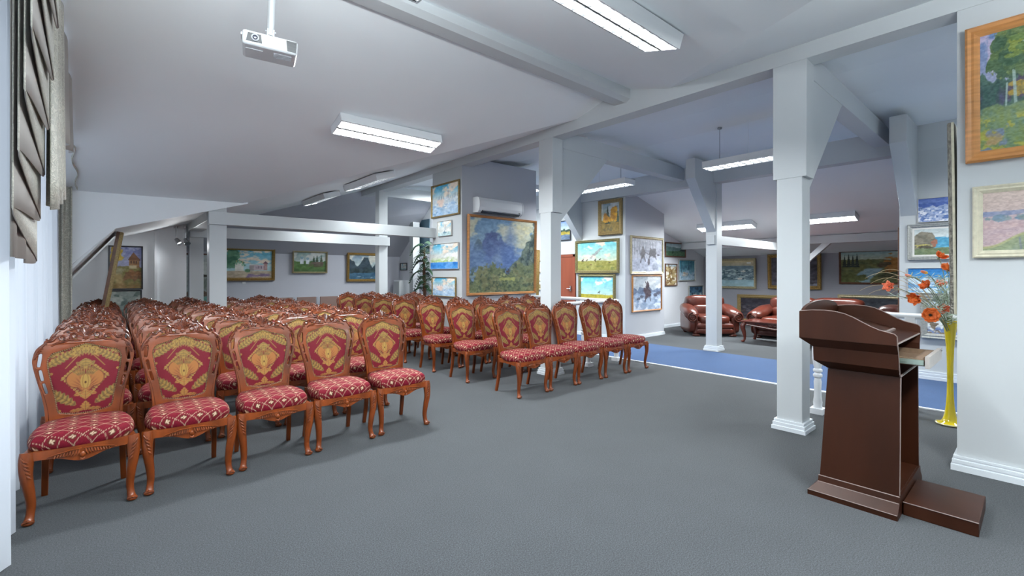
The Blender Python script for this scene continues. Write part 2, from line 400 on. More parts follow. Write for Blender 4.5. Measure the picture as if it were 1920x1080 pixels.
# ---- camera
cd = bpy.data.cameras.new('camera'); cd.sensor_width = 36; cd.lens = 36*F/1920; cd.shift_y = -(540-HY)/1920
cd.clip_start = .05; cd.clip_end = 100
co = bpy.data.objects.new('camera', cd); COL.objects.link(co)
co.location = (0, 0, EYE); co.rotation_euler = (PI/2, 0, -PSI)
SC.camera = co
SC.view_settings.view_transform = 'Standard'; SC.view_settings.look = 'None'; SC.view_settings.gamma = 1.0; SC.view_settings.exposure = 0.02
SC.view_settings.use_curve_mapping = False
SC.cycles.use_denoising = True
SC.cycles.max_bounces = 8; SC.cycles.diffuse_bounces = 5; SC.cycles.sample_clamp_indirect = 6.0
SC.cycles.caustics_reflective = False; SC.cycles.caustics_refractive = False

# ---- daylight
wd = bpy.data.worlds.new('sky'); SC.world = wd; wd.use_nodes = True
wd.node_tree.nodes['Background'].inputs[0].default_value = (.75, .86, 1.0, 1); wd.node_tree.nodes['Background'].inputs[1].default_value = 1.0
def area(name, loc, rot, sx, sy, power, col=(1, 1, 1), parent=None):
    l = bpy.data.lights.new(name, 'AREA'); l.shape = 'RECTANGLE'; l.size = sx; l.size_y = sy; l.energy = power; l.color = col
    o = bpy.data.objects.new(name, l); COL.objects.link(o); o.location = loc; o.rotation_euler = rot
    if parent is not None: o.parent = parent
    return o
area('daylight', (XW-.35, 4.1, 1.75), (0, -PI/2, 0), 2.6, 5.6, 36, (.86, .95, 1.0))

# ---- ceiling lamps: housing, louvre with parabolic cells, two tubes, and the light they give
M_house = mat('lamp_housing', (.78,.80,.82), .4); M_louv = mat('lamp_louvre', (.05,.052,.055), .3)
M_tube = mat('lamp_tube', (1,1,1), .4, emit=((.93,.97,1.0), 12.0)); M_chain = mat('lamp_chain', (.35,.36,.38), .4, .8)
LCOL = (.925, .985, 1.0)
def ceiling_lamp(c, axis, label, power=120, L=1.22, W=.30, H=.095, tilt=None, hang=0.0, up=0):
    """c = centre of the lower face; axis 'x' or 'y' = direction of the length"""
    t = thing('ceiling_lamp', label, 'ceiling lamp', c, 0 if axis == 'x' else PI/2, 'fluorescent ceiling lamps')
    if tilt: t.rotation_euler = tilt
    m = MB(); e = .012
    m.box(-L/2, L/2, -W/2, -W/2+e, 0, H); m.box(-L/2, L/2, W/2-e, W/2, 0, H)
    m.box(-L/2, -L/2+e, -W/2+e, W/2-e, 0, H); m.box(L/2-e, L/2, -W/2+e, W/2-e, 0, H); m.box(-L/2, L/2, -W/2, W/2, H-.008, H)
    m.build('housing', M_house, t, bevel=.003)
    m = MB(); n = 12
    for k in range(1, n):
        x = -L/2 + L*k/n
        m.add([(x-.002,-W/2+e,.002),(x+.002,-W/2+e,.002),(x+.002,W/2-e,.002),(x-.002,W/2-e,.002),(x-.010,-W/2+e,.017),(x+.010,-W/2+e,.017),(x+.010,W/2-e,.017),(x-.010,W/2-e,.017)],
              [(0,3,2,1),(4,5,6,7),(0,1,5,4),(1,2,6,5),(2,3,7,6),(3,0,4,7)])
    for y in (0.0,): m.box(-L/2+e, L/2-e, y-.012, y+.012, .001, .017)
    for s in (-1, 1): m.prism([(s*(W/2-e), .001), (s*(W/2-e-.008), .001), (s*(W/2-e-.012), .018), (s*(W/2-e), .018)], 'x', -L/2+e, L/2-e)
    m.build('louvre', M_louv, t)
    for y in (-.068, .068):
        q = MB(); q.tube([(-L/2+.02, y, .06), (L/2-.02, y, .06)], .013, 10); q.build('tube', M_tube, t)
    if hang:
        for x in (-.42, .42):
            q = MB()
            q.tube([(x, 0, H), (x, 0, H+hang)], .004, 6); q.tube([(x, 0, H+hang-.02), (x, 0, H+hang)], .03, 12); q.build('chain', M_chain, t)
        q = MB(); q.tube([(0, .05, H), (0, .06, H+hang)], .003, 6); q.build('cable', M_house, t)
    if up: area('fill_uplight', (0, 0, H+.01), (PI, 0, 0), L-.04, W-.05, up, LCOL, t)  # upward fill, used by the added unseen lamps only
    area('lamplight', (0, 0, .021), (0, 0, 0), L-.04, W-.05, power, LCOL, t)
    return t
at = math.atan
ceiling_lamp((2.37, 1.79, dormer_near(2.37, 1.79)-.105), 'x', 'fluorescent lamp overhead, cut off by the top edge of the photo', tilt=(at(.29), 0, 0))
ceiling_lamp((2.41, 4.88, dormer_far(2.41, 4.88)-.105), 'x', 'fluorescent lamp with two rows of cells, between projector and main beam', tilt=(-at(.276), 0, 0), power=215)
for (y, lab) in ((6.85, 'fluorescent lamp on the roof slope, the nearer of two in line'), (8.98, 'fluorescent lamp on the roof slope, the farther of two in line')):
    ceiling_lamp((3.0+.03, y, roof(3.0)-.105), 'y', lab, tilt=(-at(.32), 0, PI/2), power=52)
ceiling_lamp((6.67, 5.2, 2.9), 'y', 'fluorescent lamp hanging on chains behind the middle column', hang=.48, power=85)
ceiling_lamp((6.62, 2.62, 2.9), 'y', 'fluorescent lamp hanging on chains, half behind the lectern column', hang=.48, power=85)
ceiling_lamp((6.72, 7.45, 3.12), 'y', 'fluorescent lamp glimpsed between wall block and middle column', hang=.26)
for (y, lab) in ((4.66, 'fluorescent lamp over the armchair, half behind the lounge post'), (2.85, 'fluorescent lamp over the sofa, cut by the lectern column')):
    ceiling_lamp((10.43, y, 3.15-.27*(10.43-8.05)-.105), 'y', lab, tilt=(at(.27), 0, PI/2), power=185)
# unseen lamps, added only to brighten the hall from out of view
ceiling_lamp((.35, 1.55, 2.48), 'x', 'added unseen fluorescent lamp above the camera, lighting up and down', hang=.5, power=40, up=125)
ceiling_lamp((2.3, -.6, 2.40), 'x', 'added unseen fluorescent lamp behind the camera, lighting up and down', hang=.42, power=150, up=120)
ceiling_lamp((6.62, -.4, 2.9), 'y', 'added unseen fluorescent lamp behind the broad pillar', hang=.48)
ceiling_lamp((6.12, 8.9, 3.33), 'x', 'added fill lamp hidden behind the wall block', power=190)  # this and the next are added to lift the dim far hall
ceiling_lamp((6.72, 10.0, 3.27), 'x', 'added fill lamp hidden behind the wall block, nearer the palm', power=190)
# ================================================================ THE CARVED CHAIRS
M_wood = mat('carved_mahogany', (.180, .037, .006), .30, noise=(9, .5, (1, 1, .3)), coat=.16, spec=.4)
M_wood_dark = mat('carved_mahogany_crest', (.120, .024, .006), .25, noise=(30, .55), coat=.25)
M_nail = mat('brass_nails', (.55, .43, .26), .28, 1.0)
M_damask = pattern_mat('crimson_gold_damask', .65, .25, .1, bump=(420, .25, .002))
M_seat = pattern_mat('crimson_lattice_fabric', .75, .2, .0, bump=(420, .25, .002))

CRIM = np.array(srgb(112, 14, 32)); CRIM2 = np.array(srgb(98, 9, 27))
GOLD = np.array(srgb(154, 122, 62)); OLIVE = np.array(srgb(122, 98, 56)); TAN = np.array(srgb(158, 102, 54)); BROWN = np.array(srgb(92, 44, 28))
CREAM = np.array(srgb(206, 182, 150))
def mixc(C, col, k): return C*(1-k[..., None]) + np.asarray(col)*k[..., None]
def sst(a, b, x): t = np.clip((x-a)/(b-a), 0, 1); return t*t*(3-2*t)
def seg(x, y, a, b):
    """distance to a segment and position along it"""
    ax, ay = a; bx, by = b; dx, dy = bx-ax, by-ay
    t = np.clip(((x-ax)*dx + (y-ay)*dy) / (dx*dx+dy*dy), 0, 1)
    return np.hypot(x-ax-t*dx, y-ay-t*dy), t, ((x-ax)*dy - (y-ay)*dx)
def leaf(C, x, y, a, b, w, n, c1, c2):
    """acanthus leaf: lobed outline with veins"""
    d, t, s = seg(x, y, a, b)
    sd = np.sign(s)
    lob = 0.62 + 0.38*np.abs(np.sin((t*n + np.abs(d)/w*0.5)*PI))
    wid = w*lob*np.sin(np.clip(t*0.92+.08, 0, 1)*PI)**.55
    k = sst(0, .004, wid - d)
    vein = .5 + .5*np.cos((t*n + d/w*0.55)*2*PI)
    col = np.asarray(c1)[None, None]*(vein[..., None]) + np.asarray(c2)[None, None]*(1-vein[..., None])
    C = C*(1-k[..., None]) + col*k[..., None]
    return mixc(C, BROWN, sst(.0022, .0008, d)*k*.7)
def blob(C, x, y, cx, cy, r, col, dark=True):
    d = np.hypot(x-cx, y-cy)
    C = mixc(C, col, sst(r, r*.75, d))
    if dark: C = mixc(C, BROWN, sst(r*.3, r*.15, d)*.6)
    return C
def damask(X, Z):
    """woven medallion of the chair back; Z=0 at the panel's centre, panel 0.36 x 0.42"""
    x = np.abs(X); y = Z
    C = np.broadcast_to(CRIM, X.shape + (3,)).copy()
    C = mixc(C, CRIM2, .5+.5*np.sin(X*900)*np.sin(Z*900))
    # garland of leaves in the corners
    C = leaf(C, x, y, (.060, .172), (.190, .085), .030, 7, GOLD, OLIVE*.7)
    C = leaf(C, x, y, (.180, -.055), (.045, -.160), .034, 7, GOLD*.95, OLIVE*.65)
    C = leaf(C, x, y, (.125, .178), (.175, .140), .015, 3, GOLD, OLIVE)
    for (a, b) in ((.10, .186), (.115, .168), (.138, .158), (.150, .17), (.162, .128), (.172, .112), (.14, -.165), (.152, -.14), (.125, -.185), (.13, -.205), (.165, .045), (.16, -.11)): C = blob(C, x, y, a, b, .0085, GOLD)
    # canopy at the top
    dd = y - (.180 - x*x*7)
    k = sst(-.026, -.020, dd)*sst(.072, .06, x)*sst(.06, .05, dd)
    C = mixc(C, GOLD*.95, k); C = mixc(C, BROWN, k*(np.sin(x*230)*np.sin(y*230) > .55)*.8)
    for i in range(3): C = leaf(C, x, y, (.014*i, .150-.006*i), (.03*i, .20), .010, 1, GOLD*1.15, OLIVE)
    # diamond wreath of small leaves
    for i in range(9):
        t = i/8.0; C = blob(C, x, y, .012+.098*t, .11-.095*t, .0085, GOLD); C = blob(C, x, y, .018+.098*t, .098-.095*t, .006, OLIVE)
    for i in range(9):
        t = i/8.0; C = blob(C, x, y, .11-.09*t, .01-.115*t, .0085, GOLD*.95); C = blob(C, x, y, .098-.082*t, .005-.10*t, .006, OLIVE)
    d, t, s = seg(x, y, (.03, .155), (.155, -.0)); C = mixc(C, GOLD*.8, sst(.003, .0015, d)*(t < .55))
    # heart medallion
    hx, hy = x, y + .012
    r = np.hypot(hx-.043, hy-.012); heart = np.minimum(r - .048, np.maximum(hx*.78 + (-hy)*.62 - .052, hy-.012))
    k = sst(.003, -.002, heart)
    C = mixc(C, BROWN*1.2, sst(.008, .003, heart)); C = mixc(C, TAN, k)
    ray = .5+.5*np.cos(np.arctan2(hy+.05, hx)*26)
    C = mixc(C, BROWN*1.3, k*ray*sst(.085, .03, np.hypot(hx, hy+.03))*.8)
    # tulip bulb in its centre
    w = .026*np.sqrt(np.clip(1-((hy+.005)/.045)**2, 0, 1))
    bul = sst(-.002, .002, w-hx); C = mixc(C, GOLD*1.15, bul); C = mixc(C, BROWN, sst(.004, .001, np.abs(hx-w*.55))*bul*.5)
    C = mixc(C, BROWN*.6, sst(.010, .006, np.hypot(hx*1.6, hy+.012)))
    for i in range(5):
        a = i*.28; C = leaf(C, x, y, (.008+.006*i, .02), (.006+.075*math.sin(a), .03+.075*math.cos(a)), .008, 2, GOLD, OLIVE)
    C = leaf(C, x, y, (.0, .072), (.0, .125), .034, 3, GOLD, OLIVE); C = leaf(C, x, y, (.008, .075), (.05, .105), .014, 2, GOLD, OLIVE)
    C = leaf(C, x, y, (.0, -.075), (.0, -.13), .026, 3, GOLD, TAN); C = leaf(C, x, y, (.01, -.085), (.06, -.10), .014, 2, GOLD, TAN)
    C = leaf(C, x, y, (.0, -.15), (.0, -.20), .03, 3, GOLD, TAN); C = leaf(C, x, y, (.01, -.19), (.08, -.195), .014, 3, GOLD*.9, TAN)
    return C
def lattice(X, Y):
    """diagonal trellis of cream double lines with little fleur motifs"""
    C = np.broadcast_to(CRIM*1.05, X.shape + (3,)).copy()
    C = mixc(C, CRIM2, .5+.5*np.sin(X*1100)*np.sin(Y*1100))
    p = .094
    for s in (1, -1):
        q = (X + s*Y*1.0)/p; d = np.abs(q - np.round(q))*p/1.414
        C = mixc(C, CREAM*.8, sst(.0022, .0010, d)*.85)
    a = (X+Y)/p; b = (X-Y)/p; i = np.floor(a); j = np.floor(b)
    fa = (a-i-.5)*p; fb = (b-j-.5)*p
    lx = (fa+fb)/2; ly = (fa-fb)/2
    on = ((i - j) % 2 == 0)
    th = np.arctan2(ly, lx); rr = np.hypot(lx, ly)
    fl = sst(.002, -.001, rr - (.0098+.0048*np.cos(4*th)))
    C = mixc(C, BROWN*.8, sst(.004, 0, rr - .019)*on*.8); C = mixc(C, CREAM, fl*on)
    return mixc(C, BROWN, sst(.0035, .002, rr)*on)

def back_y(x, z):
    """rake and curvature of the chair back"""
    t = (z-.38)/.645
    return .185 + .03*t + .105*t*t - .30*x*x*np.clip(t, 0, 1)
PANEL_T, PANEL_B, PZC = .925, .482, .70
def panel_half(z):
    t = np.clip((z-PANEL_B)/(PANEL_T-PANEL_B), 0, 1)
    return .141 + .052*sst(0, .85, t)
def panel_edge(u, v):
    """square [-1,1]^2 -> upholstered panel outline (x,z)"""
    a = u*np.sqrt(1 - .16*np.clip(v, 0, 1)**2*1.0 - .05*v*v); 
    top = PANEL_T - .050*np.abs(u)**1.7 - .012*np.sin(np.abs(u)*PI); bot = PANEL_B + .012*np.abs(u)**3 - .004*np.cos(u*PI)
    z = bot + (top-bot)*(v+1)/2
    cr = 1 - .13*np.clip((v-.7)/.3, 0, 1)**2 - .06*np.clip((-v-.8)/.2, 0, 1)**2
    return u*panel_half(z)*cr, z
def chair_panel(parent, back=False):
    n, mm = (112, 124) if not back else (16, 18)
    u = np.linspace(-1, 1, n)[None, :].repeat(mm, 0); v = np.linspace(-1, 1, mm)[:, None].repeat(n, 1)
    x, z = panel_edge(u, v)
    dome = (1-np.abs(u)**4)*(1-np.abs(v)**4)
    y = back_y(x, z) + (-.004 - .016*dome if not back else .014 + .002*dome)
    C = damask(x, z-PZC) if not back else np.broadcast_to(CRIM, x.shape+(3,)).copy()
    return grid_mesh('upholstered_panel' if not back else 'back_lining', np.stack([x, y, z], -1), C, M_damask, parent, flip=back)
def outline_pts(k=44):
    """panel outline as a closed loop of (x,z)"""
    t = np.linspace(-1, 1, k, endpoint=False)
    u = np.concatenate([t, np.ones(k), -t, -np.ones(k)]); v = np.concatenate([-np.ones(k), t, np.ones(k), -t])
    return np.stack(panel_edge(u, v), -1)
def filled_curve(name, loops, ext, bev, material, parent):
    """flat carved board with openings: first loop is the outside, others are holes"""
    cu = bpy.data.curves.new(name, 'CURVE'); cu.dimensions = '2D'; cu.fill_mode = 'BOTH'; cu.extrude = ext; cu.bevel_depth = bev; cu.bevel_resolution = 1; cu.offset = -bev
    for lp in loops:
        s = cu.splines.new('POLY'); s.points.add(len(lp)-1); s.use_cyclic_u = True
        for p, q in zip(s.points, lp): p.co = (q[0], q[1], 0, 1)
    o = bpy.data.objects.new(name, cu); COL.objects.link(o)
    dg = bpy.context.evaluated_depsgraph_get(); me = bpy.data.meshes.new_from_object(o.evaluated_get(dg))
    COL.objects.unlink(o); bpy.data.objects.remove(o); bpy.data.curves.remove(cu)
    me.name = name; me.materials.clear(); me.materials.append(material)
    r = bpy.data.objects.new(name, me); COL.objects.link(r)
    if parent is not None: r.parent = parent
    return r
def smooth_loop(pts, k=5):
    """closed Catmull-Rom through the points"""
    n = len(pts); out = []
    for i in range(n):
        p0, p1, p2, p3 = (np.array(pts[(i+j-1) % n]) for j in range(4))
        for t in np.linspace(0, 1, k, endpoint=False):
            out.append(.5*((2*p1) + (-p0+p2)*t + (2*p0-5*p1+4*p2-p3)*t*t + (-p0+3*p1-3*p2+p3)*t**3))
    return out
def smooth_line(pts, k=6):
    P = [np.array(p, float) for p in pts]; P = [2*P[0]-P[1]] + P + [2*P[-1]-P[-2]]; out = []
    for i in range(1, len(P)-2):
        p0, p1, p2, p3 = P[i-1:i+3]
        for t in np.linspace(0, 1, k, endpoint=False):
            out.append(.5*((2*p1) + (-p0+p2)*t + (2*p0-5*p1+4*p2-p3)*t*t + (-p0+3*p1-3*p2+p3)*t**3))
    out.append(P[-2]); return out
def spiral(cx, cz, r0, r1, a0, a1, n=18):
    return [(cx + (r0+(r1-r0)*i/(n-1))*math.cos(a0+(a1-a0)*i/(n-1)), cz + (r0+(r1-r0)*i/(n-1))*math.sin(a0+(a1-a0)*i/(n-1))) for i in range(n)]

def make_chair():
    t = thing('carved_chair', 'carved chair', 'chair')
    # --- seat cushion
    n = 120
    g = np.linspace(-1, 1, n); u = g[None, :].repeat(n, 0); v = g[:, None].repeat(n, 1)
    du = u*np.sqrt(np.maximum(0, 1-.36*v*v)); dv = v*np.sqrt(np.maximum(0, 1-.36*u*u))      # rounded square
    rr = np.maximum(np.abs(u), np.abs(v)); t0, rho = .72, .17
    th = np.clip((rr-t0)/(1-t0), 0, 1)*math.radians(128)
    prof = np.where(rr < t0, rr/t0*(1-rho), (1-rho) + rho*np.sin(th))
    k = prof/np.maximum(rr, 1e-6); du, dv = du*k, dv*k
    wid = .252 - .042*(dv+1)/2
    sx = du*wid; sy = -.038 + dv*.248
    z = .488 - .022*(sx/.25)**2 - .014*((sy+.03)/.25)**2 - .052*(1-np.cos(th))
    z = np.maximum(z, .380)
    st = 1 + .26*np.clip((th-.4)/1.8, 0, 1)
    grid_mesh('seat', np.stack([sx, sy, z], -1), lattice(sx*st, sy*st+.02), M_seat, t)
    # --- seat frame with a serpentine carved front apron
    m = MB()
    N = 24
    def apron(f, zlow, thick):
        pts = [f(i/N) for i in range(N+1)]; vs = []
        for i, (x, y, nx, ny) in enumerate(pts):
            zl = zlow(i/N)
            vs += [(x, y, zl), (x, y, .392), (x+nx*thick, y+ny*thick, .392), (x+nx*thick, y+ny*thick, zl)]
        fs = []
        for i in range(N):
            for j in range(4): fs.append((i*4+j, i*4+(j+1) % 4, i*4+4+(j+1) % 4, i*4+4+j))
        fs += [(0, 1, 2, 3), (N*4+3, N*4+2, N*4+1, N*4)]
        m.add(vs, fs)
    apron(lambda q: (-.235+.47*q, -.262-.018*math.sin(q*PI), 0, 1), lambda q: .345 - .040*math.exp(-((q-.5)/.17)**2) - .012*math.exp(-((q-.5)/.05)**2)*0 - .018*(abs(q-.5) > .44), .03)
    for s in (-1, 1): apron(lambda q, s=s: (s*(.238-.045*q), -.255+.445*q, -s, 0), lambda q: .345+.01*math.sin(q*PI), .028)
    apron(lambda q: (-.19+.38*q, .205, 0, -1), lambda q: .35, .028)
    m.build('seat_frame', M_wood, t, smooth=True, angle=50)
    m = MB()     # carved cartouche on the apron
    for s in (-1, 1):
        for i in range(9):
            x = s*(.012+.0125*i); m.tube([(x, -.282, .372-.002*i), (x+s*.004, -.287, .352-.001*i), (x+s*.012, -.283, .335+.002*i)], [.003, .005, .002], 6)
        m.tube([(s*.005, -.283, .374), (s*.06, -.284, .372), (s*.13, -.279, .358), (s*.145, -.276, .350)], [.004, .005, .004, .002], 6)
    m.tube([(-.01, -.284, .318), (0, -.288, .312), (.01, -.284, .318)], .006, 6); m.ell((0, -.284, .340), (.014, .008, .016), 10, 6)
    m.build('apron_carving', M_wood, t, smooth=True)
    # --- cabriole front legs, sabre rear legs
    for s in (-1, 1):
        m = MB()
        P = smooth_line([(s*.222, -.245, .392), (s*.226, -.255, .33), (s*.224, -.262, .26), (s*.214, -.252, .18), (s*.208, -.240, .10), (s*.212, -.246, .045), (s*.218, -.262, .012)], 5)
        R = np.interp(np.linspace(0, 1, len(P)), [0, .12, .3, .55, .78, .9, 1], [.031, .033, .028, .0225, .0185, .0205, .026])
        m.tube(P, list(R), 10, squash=(1, 1)); m.ell((s*.218, -.262, .016), (.027, .030, .0165), 12, 8); m.tube([(s*.195, -.284, .022), (s*.218, -.293, .034), (s*.240, -.284, .022)], [.004, .008, .004], 6)
        for i in range(5): m.tube([(s*(.245-.004*i), -.276-.001*i, .375-.022*i), (s*(.232-.004*i), -.289, .355-.022*i), (s*(.215-.003*i), -.289, .345-.022*i)], [.003, .006, .002], 6)
        m.build('front_leg', M_wood, t, smooth=True, angle=60)
        m = MB()
        P = smooth_line([(s*.178, .19, .42), (s*.178, .187, .32), (s*.181, .20, .18), (s*.186, .245, 0)], 5)
        R = np.interp(np.linspace(0, 1, len(P)), [0, .4, 1], [.026, .025, .021]); m.tube(P, list(R), 4, up=(1, 1, 0))
        m.build('rear_leg', M_wood, t, bevel=.004)
    # --- carved back frame with pierced slots
    half = [(.150, .385), (.188, .385), (.190, .45), (.195, .53), (.209, .62), (.231, .71), (.249, .79), (.254, .835), (.246, .872), (.226, .900), (.205, .916), (.188, .940), (.166, .938), (.150, .952), (.128, .962), (.108, .962), (.085, .975), (.060, .978), (.040, .996), (.018, 1.004)]
    out = half + [(0, 1.008)] + [(-x, z) for (x, z) in half[::-1]] + [(-.150, .452), (-.10, .452), (0, .446), (.10, .452), (.150, .452)]
    outer = out
    a = 2; b = 2*len(half)-2
    loop = [outer[0], outer[1]] + [tuple(p) for p in smooth_line(outer[a:b+1-0], 4)] + list(outer[b+1:])
    seen = []; 
    for p in loop:
        if not seen or math.hypot(p[0]-seen[-1][0], p[1]-seen[-1][1]) > .002: seen.append(tuple(p))
    hole = [tuple(p*np.array([1.0, 1.0])) for p in outline_pts(16)]
    cen = np.array([0, PZC]); hole = [tuple(cen + (np.array(p)-cen)*.965) for p in hole]
    slots = []
    for s in (-1, 1):
        for (x0, z0, x1, z1, w) in ((.217, .865, .2245, .80, .0085), (.2165, .768, .207, .715, .008), (.199, .688, .1865, .636, .007)):
            d = np.array([x1-x0, z1-z0]); d /= np.linalg.norm(d); nn = np.array([-d[1], d[0]]); a = np.array([x0, z0]); b = np.array([x1, z1])
            lp = [a+nn*w, a-d*w*.9, a-nn*w, b-nn*w, b+d*w*.9, b+nn*w]; slots.append([(s*p[0], p[1]) for p in smooth_loop(lp, 3)])
        for (cx, cz, rx, rz) in ((.062, .948, .017, .008), (.118, .938, .015, .007)):
            slots.append([(s*(cx+rx*math.cos(a)), cz+rz*math.sin(a)-.1*(rx*math.cos(a))) for a in np.linspace(0, 2*PI, 12, endpoint=False)])
    bf = filled_curve('back_frame', [seen, hole] + slots, .0135, .004, M_wood, t)
    me = bf.data
    for vv in me.vertices:
        x, z, d = vv.co.x, vv.co.y, vv.co.z
        vv.co = (x, back_y(x, z) - d + .004, z)
    me.update(); me.flip_normals()
    chair_panel(t); chair_panel(t, True)
    # --- nail heads around the panel
    m = MB(); P = outline_pts(60); P = np.concatenate([P, P[:1]]); L = np.concatenate([[0], np.cumsum(np.hypot(*np.diff(P, axis=0).T))]); k = int(L[-1]/.0112)
    for q in np.linspace(0, L[-1], k, endpoint=False):
        x = np.interp(q, L, P[:, 0])*.957; z = PZC + (np.interp(q, L, P[:, 1])-PZC)*.957
        m.ell((x, float(back_y(x, z))-.0135, z), (.0046, .004, .0046), 6, 4)
    m.build('nail_trim', M_nail, t, smooth=True)
    # --- crest: shell, scrolls and leaves carved in the round
    m = MB()
    def strip(pts, rad, off=-.012, n=7):
        m.tube([(x, float(back_y(x, z))+off, z) for (x, z) in pts], rad, n)
    for i in range(-4, 5):
        a = i*.27; r1 = .062 - .004*abs(i)
        strip([(0 + .012*math.sin(a), .958+.012*math.cos(a)), (.6*r1*math.sin(a), .958+.6*r1*math.cos(a)), (r1*math.sin(a), .958+r1*math.cos(a))], [.003, .0075, .0065], -.018, 6)
    strip([(-.016, .955), (0, .948), (.016, .955)], [.005, .009, .005], -.02)
    for s in (-1, 1):
        def R(pts): return [(s*x, z) for (x, z) in pts]
        sp = spiral(.058, .968, .022, .006, -PI*.35, PI*2.1, 20); strip(R(sp), list(np.linspace(.009, .005, 20)), -.015)
        sp = spiral(.118, .958, .020, .005, PI*1.25, -PI*1.0, 20); strip(R(sp), list(np.linspace(.009, .0045, 20)), -.014)
        strip(R(smooth_line([(.02, .935), (.05, .938), (.085, .945), (.105, .935), (.145, .927), (.168, .912)], 5)), list(np.interp(np.linspace(0, 1, 26), [0, .3, 1], [.006, .009, .006])), -.013)
        strip(R(smooth_line([(.125, .975), (.150, .962), (.165, .945), (.190, .944), (.198, .932), (.186, .924)], 4)), list(np.interp(np.linspace(0, 1, 21), [0, .5, 1], [.006, .010, .005])), -.012)
        strip(R(smooth_line([(.190, .935), (.212, .915), (.232, .892), (.243, .865), (.240, .84)], 4)), list(np.interp(np.linspace(0, 1, 17), [0, .4, 1], [.008, .010, .004])), -.011)
        for i in range(5): strip(R([(.205+.008*i, .905-.014*i), (.222+.006*i, .896-.014*i)]), [.006, .003], -.015, 6)
        for (a, b) in (((.036, .985), (.05, 1.004)), ((.075, .985), (.098, .992)), ((.138, .965), (.158, .972)), ((.178, .948), (.196, .955))): strip(R([a, ((a[0]+b[0])/2, (a[1]+b[1])/2+.004), b]), [.006, .009, .003], -.012, 6)
    m.build('crest_carving', M_wood_dark, t, smooth=True)
    # incised line down each stile
    for s in (-1, 1):
        m = MB(); strip2 = smooth_line([(s*.172, .40), (s*.176, .50), (s*.192, .60), (s*.2225, .70), (s*.2385, .79)], 5)
        m.tube([(x, float(back_y(x, z))-.0135, z) for (x, z) in strip2], .0022, 5); m.build('stile_bead', M_wood_dark, t, smooth=True)
    for o in t.children:                             # true depth of the chair, slightly slimmer back
        k = .945 if o.name.split('.')[0] in ('back_frame', 'upholstered_panel', 'back_lining', 'nail_trim', 'crest_carving', 'stile_bead') else 1.0
        for vv in o.data.vertices: vv.co.x *= k; vv.co.y *= .86
        o.data.update()
    return t

chair0 = make_chair()
ORD = ['front', 'second', 'third', 'fourth', 'fifth', 'sixth', 'seventh', 'eighth']
NTH = ['first', 'second', 'third', 'fourth', 'fifth', 'sixth']
used = [False]
def place_chair(x, y, rz, label, group):
    """y = line of the front feet; the seat faces -Y"""
    loc = (x, y+.228, 0)
    if not used[0]:
        used[0] = True; chair0.location = loc; chair0.rotation_euler = (0, 0, rz); chair0['label'] = label; chair0['group'] = group; return chair0
    return dup(chair0, loc, rz, label, group)
rnd = random.Random(3)
left_rows = [3.60, 4.46, 5.22, 6.00, 6.74, 7.60, 8.36]
left_x = [-.115, .400, .917, 1.425, 1.95]
for r, y in enumerate(left_rows):
    for c, x in enumerate(left_x):
        j = 0 if r == 0 else 1
        place_chair(x + j*rnd.uniform(-.012, .012), y + (c*.015 if r == 0 else rnd.uniform(-.03, .03)), rnd.uniform(-.014, .014)*(1+j),
                    'carved red-gold chair in the %s row of the left block, %s from the curtain' % (ORD[r], NTH[c]), 'carved chairs of the left block')
right_rows = [(3.755, [3.60, 4.10, 4.60, 5.135, 5.65]), (4.72, [3.60, 4.11, 4.63, 5.15]), (5.56, [3.62, 4.12, 4.62, 5.13, 5.63]), (6.42, [3.64, 4.15]), (7.18, [3.64, 4.14]), (7.96, [3.64, 4.15, 4.7]), (8.70, [3.62, 4.14])]
for r, (y, xs) in enumerate(right_rows):
    for c, x in enumerate(xs):
        place_chair(x, y + (0 if r == 0 else rnd.uniform(-.015, .015)), rnd.uniform(-.02, .02),
                    'carved red-gold chair in the %s row of the right block, %s from the aisle' % (ORD[r], NTH[c]), 'carved chairs of the right block')
# ================================================================ PAINTINGS
RS = np.random.RandomState(11)
def fbm(h, w, sx, sy, oct=5, seed=0, p=.55):
    """smooth fractal noise 0..1, sx/sy = cells across and down"""
    rs = np.random.RandomState(seed); out = np.zeros((h, w)); amp = 1; tot = 0
    for o in range(oct):
        gx, gy = max(2, int(sx*2**o)+2), max(2, int(sy*2**o)+2)
        g = rs.rand(gy, gx)
        yy = np.linspace(0, gy-1.001, h); xx = np.linspace(0, gx-1.001, w)
        y0 = yy.astype(int); x0 = xx.astype(int); fy = yy-y0; fx = xx-x0
        fy = fy*fy*(3-2*fy); fx = fx*fx*(3-2*fx)
        a = g[y0][:, x0]; b = g[y0][:, x0+1]; c = g[y0+1][:, x0]; d = g[y0+1][:, x0+1]
        out += amp*((a*(1-fx)+b*fx)*(1-fy)[:, None] + (c*(1-fx)+d*fx)*fy[:, None]); tot += amp; amp *= p
    out /= tot
    return np.clip((out-.5)*1.7+.5, 0, 1)
def ridge(w, base, amp, cells, seed, oct=4): return base + amp*(fbm(2, w, cells, 1, oct, seed)[0]-.5)*2
